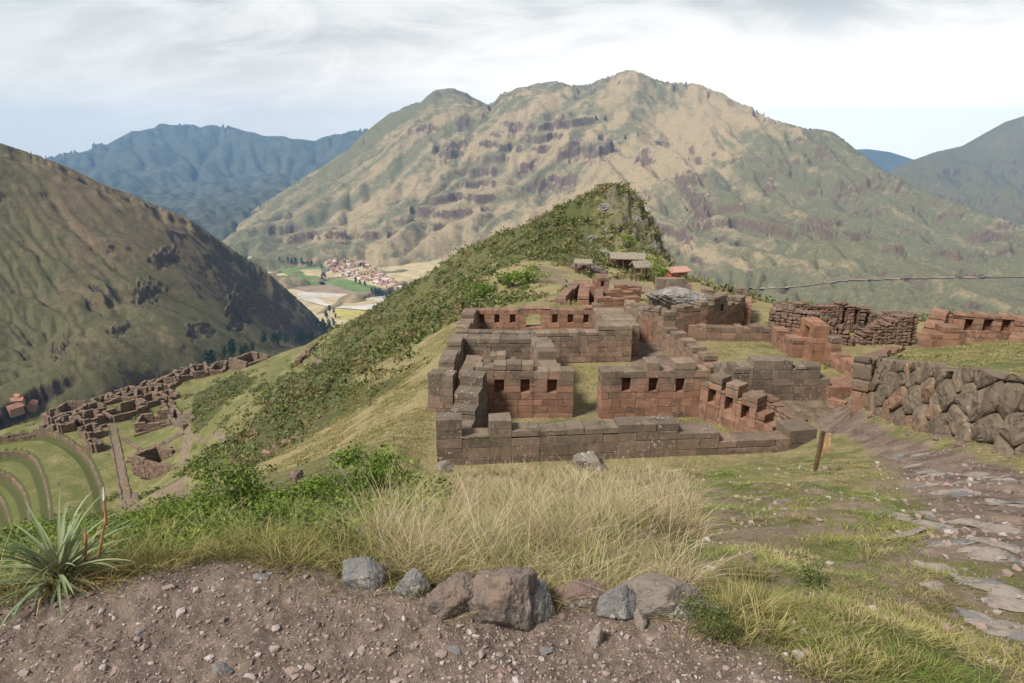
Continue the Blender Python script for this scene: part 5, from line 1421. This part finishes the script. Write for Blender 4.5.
for i, (px, py, h) in enumerate([(596, 121, 26), (605, 121, 24), (625, 140, 20)]):
    q = hill_hit(H_C, px, py, 1500, 4200)
    tree('lone_tree', q, h, ['small dark tree high on the mountain, left one of a close pair', 'small dark tree high on the mountain, right one of a close pair', 'small dark tree alone on the mountain right of the purple cliff'][i], 'lone trees on the mountain', 70 + i, 0.5)

# ------------------------------------------------------------------ valley town
def gable(name, w, d, h, rh, wallm, roofm):
    x, y = w / 2, d / 2; e = 0.6
    V = [(-x, -y, -3), (x, -y, -3), (x, y, -3), (-x, y, -3), (-x, -y, h), (x, -y, h), (x, y, h), (-x, y, h), (-x, 0, h + rh), (x, 0, h + rh)]
    V += [(-x - e, -y - e, h - .2), (x + e, -y - e, h - .2), (x + e, 0, h + rh + .3), (-x - e, 0, h + rh + .3), (x + e, y + e, h - .2), (-x - e, y + e, h - .2)]
    o = mk(name, V, [np.array([(0, 1, 5, 4), (1, 2, 6, 5), (2, 3, 7, 6), (3, 0, 4, 7)]), np.array([(5, 6, 9), (7, 4, 8)]), np.array([(10, 11, 12, 13), (13, 12, 14, 15)])], [wallm, roofm])
    mi = np.zeros(8, int); mi[6:] = 1; o.data.polygons.foreach_set('material_index', mi.astype(np.int32))
    return o


proto = [gable('town_house', 14, 9, 5, 2.6, MAT['plaster'], MAT['roof_tile']), gable('town_house', 11, 9, 4, 2.2, MAT['adobe'], MAT['roof_tile']), gable('town_house', 18, 10, 6, 2.0, MAT['plaster'], MAT['roof_tin'])]
for o, l, g_ in zip(proto, ('small pale house with a red tiled roof in the valley town', 'small brown house with a red tiled roof in the valley town', 'larger pale house with a light metal roof in the valley town'), ('pale tiled town houses', 'brown tiled town houses', 'metal roofed town houses')):
    tag(o, l, 'house', g_)
rt2 = np.random.default_rng(12); used = [False] * 3; made = 0
while made < 190:
    t = rt2.random(); px = 327 + 73 * t; py = 269 + 21 * t + 1.5 - rt2.random() ** 1.3 * (5 + 13 * math.sin(math.pi * min(1, t * 0.9 + .1)))
    q = vpt(px, py)
    if float(hill_z(H_C, q[0:1], q[1:2])[0]) > VZ: q = hill_hit(H_C, px, py, 900, 3600)
    v = rt2.choice(3, p=[.45, .33, .22]); o = proto[v] if not used[v] else copy_tree(proto[v]); used[v] = True
    s = 0.6 + 0.5 * rt2.random(); o.location = [float(a) for a in q]; o.rotation_euler = (0, 0, -0.5 + (math.pi / 2) * rt2.integers(2) + rt2.normal() * 0.12); o.scale = (s, s, s); made += 1
fh = gable('farmhouse', 9, 6, 3.2, 1.8, MAT['adobe'], MAT['roof_tile']); tag(fh, 'red-roofed farmhouse at the left edge below the hillside, beside dark trees', 'house', 'farmhouses below the left hillside')
for i, (px, py, s) in enumerate([(18, 403, 0.8), (15, 411, 1.0), (32, 407, 0.9), (19, 398, 0.6)]):
    o = fh if i == 0 else copy_tree(fh); q = hill_hit(H_L, px, py, 320, 1200); o.location = [float(a) for a in q]; o.scale = (s, s, s); o.rotation_euler[2] = 0.3 + i * 0.8
    o['label'] = ['red-roofed farmhouse in the middle of the hamlet at the left edge', 'red-roofed farmhouse lowest in the hamlet at the left edge', 'red-roofed farmhouse on the right side of the hamlet at the left edge', 'tiny farmhouse highest in the hamlet at the left edge'][i]


# ------------------------------------------------------------------ huts below the knob
def box(lo, hi, jit=0.0, ch=0.01, seed=0):
    return blocks([lo], [hi], ch, jit, np.random.default_rng(seed))


def put(name, lo, hi, mat, parent, ch=0.02, rot=None, jit=0.01):
    V, f = box(lo, hi, jit, ch)
    if rot is not None: V = (np.array(rot) @ V.T).T
    o = mk(name, V, f, mat); o.parent = parent
    return o


def slope_roof(name, x0, x1, y0, y1, z, rise, mat, parent, th=0.12):
    ym = (y0 + y1) / 2
    V = [(x0, y0, z), (x1, y0, z), (x1, ym, z + rise), (x0, ym, z + rise), (x1, y1, z), (x0, y1, z)]
    V += [(a, b, c_ - th) for a, b, c_ in V]
    Q = [(0, 1, 2, 3), (3, 2, 4, 5), (7, 6, 9, 8), (8, 9, 11, 10), (0, 6, 7, 1), (4, 10, 11, 5)]
    E_ = [(1, 7, 8, 2), (2, 8, 10, 4), (0, 3, 9, 6), (3, 5, 11, 9)]
    o = mk(name, V, [np.array(Q + E_)], mat); o.parent = parent
    return o


def gpt(px, py): return hit(px, py, rmin=40)


q = gpt(628, 269)
s1 = thing('open_shelter', 'open-fronted shelter with a pale ridged roof at the foot of the knob', 'hut', q, rz=-0.15)
s1.scale = (0.82, 0.82, 0.82)
slope_roof('roof', -2.9, 2.6, -1.7, 1.7, 1.9, 0.75, MAT['thatch'], s1)
for x_, y_ in ((-2.4, -1.4), (-0.8, -1.4), (0.8, -1.4), (2.2, -1.4)): put('post', (x_ - .08, y_ - .08, -.6), (x_ + .08, y_ + .08, 1.9), MAT['wood'], s1)
put('wall', (-2.4, 1.0, -.6), (2.2, 1.3, 1.95), MAT['adobe'], s1)
put('side_wall', (2.0, -1.3, -.6), (2.3, 1.0, 1.9), MAT['adobe'], s1)
q = gpt(641, 281)
s2 = thing('kiosk', 'small kiosk with a grey pitched roof on thin posts, in front of the open shelter', 'kiosk', q, 'kiosks along the trail', rz=0.2)
slope_roof('roof', -1.0, 1.0, -0.8, 0.8, 1.5, 0.5, MAT['thatch'], s2)
for x_, y_ in ((-.75, -.6), (.75, -.6), (-.75, .6), (.75, .6)): put('post', (x_ - .06, y_ - .06, -.5), (x_ + .06, y_ + .06, 1.5), MAT['wood'], s2)
q = gpt(583, 274)
s3 = thing('kiosk', 'small kiosk with a dark roof beside the trail, left of the brown mound', 'kiosk', q, 'kiosks along the trail', rz=-0.2)
slope_roof('roof', -1.1, 1.1, -0.7, 0.7, 1.45, 0.4, MAT['thatch'], s3)
for x_, y_ in ((-.85, -.5), (.85, -.5), (-.85, .5), (.85, .5)): put('post', (x_ - .06, y_ - .06, -.5), (x_ + .06, y_ + .06, 1.45), MAT['wood'], s3)
put('counter', (-.8, -.1, -.4), (.8, .1, .7), MAT['wood'], s3)
q = P(676, 279, 82)
s4 = thing('red_hut', 'red-walled hut with a pale pink roof at the right foot of the knob', 'hut', q, rz=0.35)
put('wall', (-1.0, -.9, -1.5), (1.0, .9, 1.1), MAT['red_paint'], s4)
slope_roof('roof', -1.5, 1.4, -1.2, 1.2, 1.1, 0.45, MAT['white_roof'], s4)


# ------------------------------------------------------------------ rocks
def ico(sub):
    import bmesh
    bm = bmesh.new(); bmesh.ops.create_icosphere(bm, subdivisions=sub, radius=1.0)
    V = np.array([v.co[:] for v in bm.verts]); Fc = np.array([[v.index for v in f.verts] for f in bm.faces]); bm.free()
    return V, Fc


ICO = {k: ico(k) for k in (1, 2, 4, 5)}


def rock(name, loc, dims, mat, seed, label=None, cat='rock', group=None, facets=11, sub=5, rough=0.09, rz=0.0, tilt=(0, 0), drape=False, soft=0.006):
    rs = np.random.default_rng(seed); U, Fc = ICO[sub]
    n = rs.normal(size=(facets, 3)); n /= np.linalg.norm(n, axis=1)[:, None]; dd = 0.5 + 0.42 * rs.random(facets)
    dt = np.maximum(U @ n.T, 1e-3); rad = np.minimum((dd / dt), 1.25)
    rad = -np.log(np.exp(-rad / soft).sum(1)) * soft if soft else rad.min(1)
    rad = np.minimum(rad, 1.02)
    p1 = perlin(U[:, 0] * 2.3 + seed, U[:, 1] * 2.3 + U[:, 2] * 1.7, seed) + 0.5 * perlin(U[:, 0] * 6 + U[:, 2] * 4, U[:, 1] * 6 - U[:, 2] * 3, seed + 1) + 0.45 * perlin(U[:, 0] * 14 + U[:, 2] * 9, U[:, 1] * 14 + U[:, 2] * 11, seed + 2)
    V = U * (rad * (1 + rough * p1))[:, None] * np.array(dims) / 2
    M = np.array(Matrix.Rotation(rz, 3, 'Z') @ Matrix.Rotation(tilt[0], 3, 'X') @ Matrix.Rotation(tilt[1], 3, 'Y'))
    V = V @ M.T
    loc = np.asarray(loc, float)
    Wd = V + loc
    if drape:
        Wd[:, 2] += ground_z(Wd[:, 0], Wd[:, 1]) - ground_z(loc[0:1], loc[1:2])[0]
    o = mk(name, Wd, [Fc], mat, None, loc=loc, smooth=False)
    return tag(o, label, cat, group)


def rock_px(px0, px1, pyt, pyb, mat, seed, label, depth=0.8, sink=0.30, group='stones along the edge of the gravel', **kw):
    """a stone whose silhouette fills the measured box and which sits on the ground"""
    q = hit((px0 + px1) / 2, pyb); d = math.sqrt(q @ q)
    sc = float(np.linalg.norm(q - np.array([0, 0, CAMZ]))) / F
    w = (px1 - px0) * sc; h = (pyb - pyt) * sc / 1.05
    c = q + np.array([0, depth * w * 0.42, h * (0.5 - sink)])
    return rock('rock', c, (w * 1.12, depth * w, h * (1 + sink) * 1.05), MAT[mat], seed, label, group=group, **kw)


rock_px(462, 542, 552, 632, 'rock_brown', 3, 'largest brown angular boulder at the edge of the gravel', depth=0.75, facets=14, sub=5)
rock_px(516, 554, 570, 622, 'rock_grey', 14, 'dark grey slab leaning behind the largest boulder on its right', depth=0.8, tilt=(0, 0.5))
rock_px(336, 380, 561, 592, 'rock_grey', 5, 'pale grey angular rock, leftmost along the gravel edge', depth=0.7)
rock_px(394, 427, 568, 596, 'rock_grey', 6, 'small dark grey pointed rock right of the leftmost grey rock', depth=0.7, tilt=(0, 0.4))
rock_px(424, 482, 580, 622, 'rock_brown', 7, 'low brown crumbly hump of rock left of the largest boulder', depth=0.9, sink=0.4)
rock_px(549, 608, 584, 613, 'rock_red', 8, 'flat reddish rock with lichen patches right of the grey slab', depth=0.6, tilt=(0, 0.1))
rock_px(603, 634, 585, 622, 'rock_grey', 9, 'narrow grey flake of rock leaning between the reddish and the broad rock', depth=0.8, tilt=(0, 0.6))
rock_px(622, 718, 588, 624, 'rock_lichen', 10, 'broad grey-brown rock with white lichen beside the dark leafy clump', depth=0.6, sink=0.45)
rock_px(634, 648, 608, 630, 'slab', 11, 'small pinkish upright stone below the broad lichened rock', depth=0.8)
rock_px(589, 604, 620, 646, 'slab', 15, 'small pale stone lying in the gravel below the narrow grey flake', depth=0.9)
rock_px(576, 613, 452, 476, 'rock_lichen', 12, 'pale lichen-covered boulder in the grass in front of the lowest wall', depth=0.9, group=None)
rock_px(436, 456, 462, 474, 'rock_lichen', 13, 'small pale boulder at the front corner of the ruins', depth=0.9, group=None)
rock_px(290, 303, 470, 480, 'rock_red', 16, 'lone reddish stone on the lower edge of the grassy slope', depth=0.9, group=None)
# natural rock inside the round building and outcrops on the knob
c_ = PL(676, 322); rock('boulder', c_ + np.array([0.1, 1.2, 1.35]), (4.3, 3.0, 1.7), MAT['outcrop'], 31, 'dark natural rock enclosed by the curved stone building', sub=5, facets=16, rough=0.1)
for i, (px, py, wpx, hp, lb) in enumerate([(588, 274, 30, 16, 'brown rocky mound beside the open shelter'), (606, 208, 16, 6, 'grey rock ledge just under the top of the knob'), (594, 240, 16, 7, 'pale rock ledge halfway up the knob by the steps'), (640, 225, 9, 12, 'dark crag on the right flank of the knob, near its top'), (654, 248, 9, 12, 'dark crag low on the right flank of the knob'), (607, 256, 18, 8, 'brown rock ledge above the open shelter')]):
    q = hit(px, py, rmin=50); sc = float(np.linalg.norm(q)) / F
    rock('rock_outcrop', q + np.array([0, 0.4, hp * sc * 0.05]), (wpx * sc * 1.2, wpx * sc * 0.9, hp * sc * 1.3), MAT['outcrop' if i else 'rock_brown'], 50 + i, lb, 'rock', 'rock outcrops on the knob', rough=0.22, facets=9)

# flat stones set in the path
zs = [(290, 208, 44, 16), (345, 222, 40, 14), (405, 205, 52, 36), (460, 145, 40, 16), (510, 152, 44, 16), (545, 232, 62, 20), (625, 252, 84, 22), (430, 242, 90, 20), (490, 290, 80, 18), (600, 325, 90, 20), (440, 365, 110, 20), (520, 395, 60, 18), (590, 410, 60, 22), (645, 428, 70, 24), (655, 465, 90, 28), (610, 172, 60, 18), (660, 178, 60, 16), (545, 285, 70, 18), (660, 312, 70, 24),
      (350, 265, 80, 22), (385, 132, 50, 16), (440, 97, 70, 12), (510, 100, 60, 12), (585, 106, 70, 14), (640, 118, 60, 14), (560, 510, 60, 22), (640, 520, 70, 22), (430, 410, 50, 16), (330, 45, 60, 12), (400, 40, 50, 10)]
rs = np.random.default_rng(17)
for row in (((392, 130), (686, 190)), ((300, 205), (686, 262)), ((430, 245), (686, 318)), ((440, 290), (686, 350)), ((380, 350), (686, 440)), ((520, 400), (686, 480)), ((540, 500), (686, 560)), ((330, 60), (560, 130)), ((420, 90), (686, 110))):
    n = 3 + int(rs.integers(3))
    for j in range(n):
        t = (j + 0.2 + 0.6 * rs.random()) / n; zs.append((row[0][0] + (row[1][0] - row[0][0]) * t, row[0][1] + (row[1][1] - row[0][1]) * t + rs.normal() * 4, 34 + 50 * rs.random(), 10 + 8 * rs.random()))
for i, (zx, zy, zw, zh) in enumerate(zs):
    px, py = 780 + zx * .3557, 440 + zy * .3557
    q = hit(px, py); d = float(np.linalg.norm(q - np.array([0, 0, CAMZ]))); w = zw * .3557 * d / F; dep = min(zh * .3557 * d / F * 2.2, w * 0.8)
    rock('paving_stone', q + np.array([0, 0, 0.004]), (w * 1.25, dep * 1.3, 0.04), MAT['slab' if i % 4 else 'rock_grey'], 200 + i, 'flat worn stone set in the earth of the path on the right', 'paving stone', 'flat stones set across the path', facets=9, sub=4, rough=0.07, rz=-0.2 + 0.25 * rs.normal(), drape=True)

# ------------------------------------------------------------------ gravel
rs = np.random.default_rng(33); U, Fc = ICO[1]
N = 26000
az = rs.uniform(-0.85, 0.62, N); rr = np.exp(rs.uniform(math.log(1.1), math.log(3.2), N))
k = (rr < gedge(az) * (1.0 + 0.05 * rs.normal(size=N))) ; az, rr = az[k], rr[k]; N = len(az)
x, y = rr * np.sin(az), rr * np.cos(az); z = ground_z(x, y)
sz = 0.0022 + 0.0052 * rs.random(N) ** 2.5 + 0.013 * rs.random(N) ** 20
J = 1 + 0.28 * rs.normal(size=(N, len(U))); asp = 0.6 + 0.6 * rs.random((N, 1, 3)); asp[:, :, 2] *= 0.75
V = U[None] * np.clip(J, .5, 1.5)[:, :, None] * asp * sz[:, None, None]; V = V + np.c_[x, y, z + sz * 0.25][:, None]
m, nt, b = new_mat('gravel_stone')
rnd = geo(nt)['Random Per Island']
col = mix(nt, smooth(nt, rnd, 0.0, 0.6), (0.14, 0.098, 0.082), (0.235, 0.172, 0.148)); col = mix(nt, smooth(nt, rnd, 0.72, 1.0), col, (0.33, 0.29, 0.27))
finish(nt, b, col); MAT['gravel_stone'] = m
tag(mk('gravel', V.reshape(-1, 3), [(Fc[None] + (np.arange(N) * len(U))[:, None, None]).reshape(-1, 3)], MAT['gravel_stone']), kind='stuff')
# loose stones on the right bank and path
N = 3600
az = rs.uniform(0.2, 0.75, N); rr = np.exp(rs.uniform(math.log(1.6), math.log(17), N)); x, y = rr * np.sin(az), rr * np.cos(az)
k = (rr > gedge(az)) & ((sdpoly(x, y, PATH) > -0.2) | (fbm(x * 1.1, y * 1.1, 4, 60) < -0.1)); x, y, rr = x[k], y[k], rr[k]; N = len(x); z = ground_z(x, y)
sz = (0.005 + 0.022 * rs.random(N) ** 5) * np.interp(rr, [1.5, 6, 17], [0.8, 1.6, 2.6])
V = U[None] * np.clip(1 + 0.28 * rs.normal(size=(N, len(U))), .5, 1.5)[:, :, None] * (0.6 + 0.6 * rs.random((N, 1, 3))) * sz[:, None, None] + np.c_[x, y, z + sz * .2][:, None]
tag(mk('gravel', V.reshape(-1, 3), [(Fc[None] + (np.arange(N) * len(U))[:, None, None]).reshape(-1, 3)], MAT['gravel_stone']), kind='stuff')
for i, (px, py, w) in enumerate([(222, 671, 20), (292, 672, 14), (425, 588, 9), (442, 655, 12), (140, 632, 9), (82, 668, 12), (262, 578, 16), (170, 588, 12), (455, 652, 14), (310, 668, 12), (545, 652, 14), (500, 655, 8)]):
    q = hit(px, py); d = float(np.linalg.norm(q - np.array([0, 0, CAMZ])))
    w_ = w * d / F; rock('stone', q + np.array([0, 0, w_ * .08]), (w_, w_ * .8, w_ * .5), MAT['pebble' if i % 2 else 'rock_grey'], 300 + i, 'small loose angular stone lying on the brown gravel', 'stone', 'loose stones on the gravel', facets=10, sub=2 if w < 12 else 4)

# ------------------------------------------------------------------ spiky rosette plant
q = hit(62, 588)
ag = thing('agave', 'grey-green spiky rosette plant with dry flower stalks at the left edge of the gravel', 'plant', q)
rs = np.random.default_rng(4)


def strap(az, elev, L, w, droop, base, segs=9, fold=0.25):
    d = np.array([math.cos(az), math.sin(az), 0]); sd = np.array([-d[1], d[0], 0]); p = np.array(base, float); e = elev; V = []
    for k in range(segs + 1):
        t = k / segs; ww = w * (0.75 + 0.6 * t) * (1 - t) ** 0.75 if t < 1 else 0.0005
        up = np.array([-d[0] * math.sin(e), -d[1] * math.sin(e), math.cos(e)])
        V += [p + sd * ww / 2 + up * ww * fold, p, p - sd * ww / 2 + up * ww * fold]
        p = p + (d * math.cos(e) + np.array([0, 0, math.sin(e)])) * L / segs; e -= droop / segs * (0.4 + 1.4 * t)
    Q = [(3 * k + j, 3 * k + j + 1, 3 * k + 4 + j, 3 * k + 3 + j) for k in range(segs) for j in range(2)]
    return np.array(V), np.array(Q)


def straps(spec):
    V, Q, T, o = [], [], [], 0
    for s in spec:
        v, f = strap(*s); V.append(v); Q.append(f + o); T.append(np.repeat(np.linspace(0, 1, len(v) // 3), 3)); o += len(v)
    return np.concatenate(V), np.concatenate(Q), np.concatenate(T)


spec = []
for i in range(84):
    el = math.radians(2 + 74 * rs.random() ** 1.3)
    spec.append((i * 2.39996 + rs.normal() * .2, el, 0.23 + 0.15 * rs.random(), 0.015 + 0.007 * rs.random(), 0.5 + 1.0 * rs.random() * (1 if el < .9 else .6), q + np.array([rs.normal() * .012, rs.normal() * .012, 0.03 + .03 * rs.random()])))
V, Q, T = straps(spec); mk('leaves', V, [Q], MAT['agave_leaf'], ag, loc=q, smooth=True, attrs=dict(tip=T))
spec = [(rs.uniform(-1.6, 0.9), math.radians(rs.uniform(-5, 25)), 0.14 + 0.14 * rs.random(), 0.011, 0.3 + rs.random(), q + np.array([rs.normal() * .03 + .05, rs.normal() * .03, 0.02])) for _ in range(26)]
V, Q, T = straps(spec); mk('dead_leaves', V, [Q], MAT['agave_dead'], ag, loc=q, smooth=True, attrs=dict(tip=T))


def tube(pts, rad, sides=8):
    pts = np.array(pts, float); V = []
    a = np.linspace(0, 2 * math.pi, sides + 1)[:-1]
    for p, rw in zip(pts, rad): V += [p + np.array([math.cos(b) * rw, math.sin(b) * rw, 0]) for b in a]
    Q = [(j * sides + i, j * sides + (i + 1) % sides, (j + 1) * sides + (i + 1) % sides, (j + 1) * sides + i) for j in range(len(pts) - 1) for i in range(sides)]
    V += [pts[-1] + np.array([0, 0, rad[-1]])]
    T = [((len(pts) - 1) * sides + i, (len(pts) - 1) * sides + (i + 1) % sides, len(V) - 1) for i in range(sides)]
    return np.array(V), [np.array(Q), np.array(T)]


D0 = q[1] + 0.02
st_ = [P(98, 560, D0), P(101, 545, D0), P(103, 532, D0), P(106, 520, D0), P(105, 508, D0), P(104, 499, D0)]
V, f = tube(st_, [.005, .006, .005, .006, .0045, .004]); sk = mk('flower_stalk', V, f, MAT['stalk'], ag, loc=q, smooth=True)
V, f = tube([P(104, 500, D0), P(104, 494, D0), P(103, 487, D0)], [.0048, .0042, .001]); o = mk('stalk_tip', V, f, MAT['stalk_tip'], None, loc=q, smooth=True); o.parent = sk; o.location = (0, 0, 0)
V, f = tube([P(84, 570, D0), P(86, 550, D0), P(86, 540, D0), P(85, 531, D0)], [.005, .005, .006, .004]); mk('flower_stalk', V, f, MAT['stalk'], ag, loc=q, smooth=True, ).__setitem__('label', 'short broken flower stalk')

# ------------------------------------------------------------------ wooden post with a small board
q = hit(815, 472); d = float(np.linalg.norm(q - np.array([0, 0, CAMZ]))); h = 40 * d / F
sg = thing('sign_post', 'short dark wooden post with a small bare board beside the path', 'signpost', q)
V, f = blocks([(-.034, -.03, -.2)] * 1, [(.034, .03, h)], .012, .015, np.random.default_rng(2)); V[:, 0] += V[:, 2] * 0.05
o = mk('post', V, f, MAT['wood']); o.parent = sg
V, f = blocks([(.05, -.03, h * .45)], [(.165, .0, h * .93)], .01, .03, np.random.default_rng(6)); V[:, 0] += V[:, 2] * 0.08
o = mk('board', V, f, MAT['wood_pale']); o.parent = sg

# rubble lying along the foot of the boulder wall
for i in range(26):
    t = (i + rs.random()) / 26 * 0.62; p = WA + (WC - WA) * t; L_, d_, n_ = frame(WA, WC); o_ = 0.12 + 0.55 * rs.random() ** 2
    q = np.array([p[0] - n_[0] * o_, p[1] - n_[1] * o_, 0.0]); q[2] = ground_z(q[0:1], q[1:2])[0]; w_ = 0.10 + 0.26 * rs.random() ** 2
    rock('stone', q + np.array([0, 0, w_ * .12]), (w_, w_ * .8, w_ * .6), MAT['rock_red' if i % 3 else 'rock_brown'], 500 + i, 'small brown stone lying at the foot of the boulder wall', 'stone', 'rubble along the foot of the boulder wall', facets=10, sub=4)
# grass growing on the tops of the near walls
tx = [(475, 438, 19.9), (530, 424, 20.4), (552, 424, 20.5), (640, 368, 24.6), (680, 365, 24.6), (468, 402, 23), (700, 370, 24.6), (486, 437, 20.1), (600, 423, 20.6)]
pts_ = np.array([P(*q) for q in tx]); B_ = np.repeat(pts_, 40, 0) + np.c_[rs.normal(size=(len(tx) * 40, 2)) * .10, -0.04 + 0 * rs.random(len(tx) * 40)]
V, F_, T = blades(B_, 0.06 + 0.14 * rs.random(len(B_)), np.full(len(B_), .012), 0.08 * rs.random(len(B_)), rs)
tag(mk('wall_grass', V, F_, MAT['green_grass'], smooth=True, attrs=dict(tip=T, tone=0.3 + 0 * T)), kind='stuff')

for o in SC.objects:
    if o.parent is None and o.get('category') and not o.get('kind'): o['kind'] = 'thing'
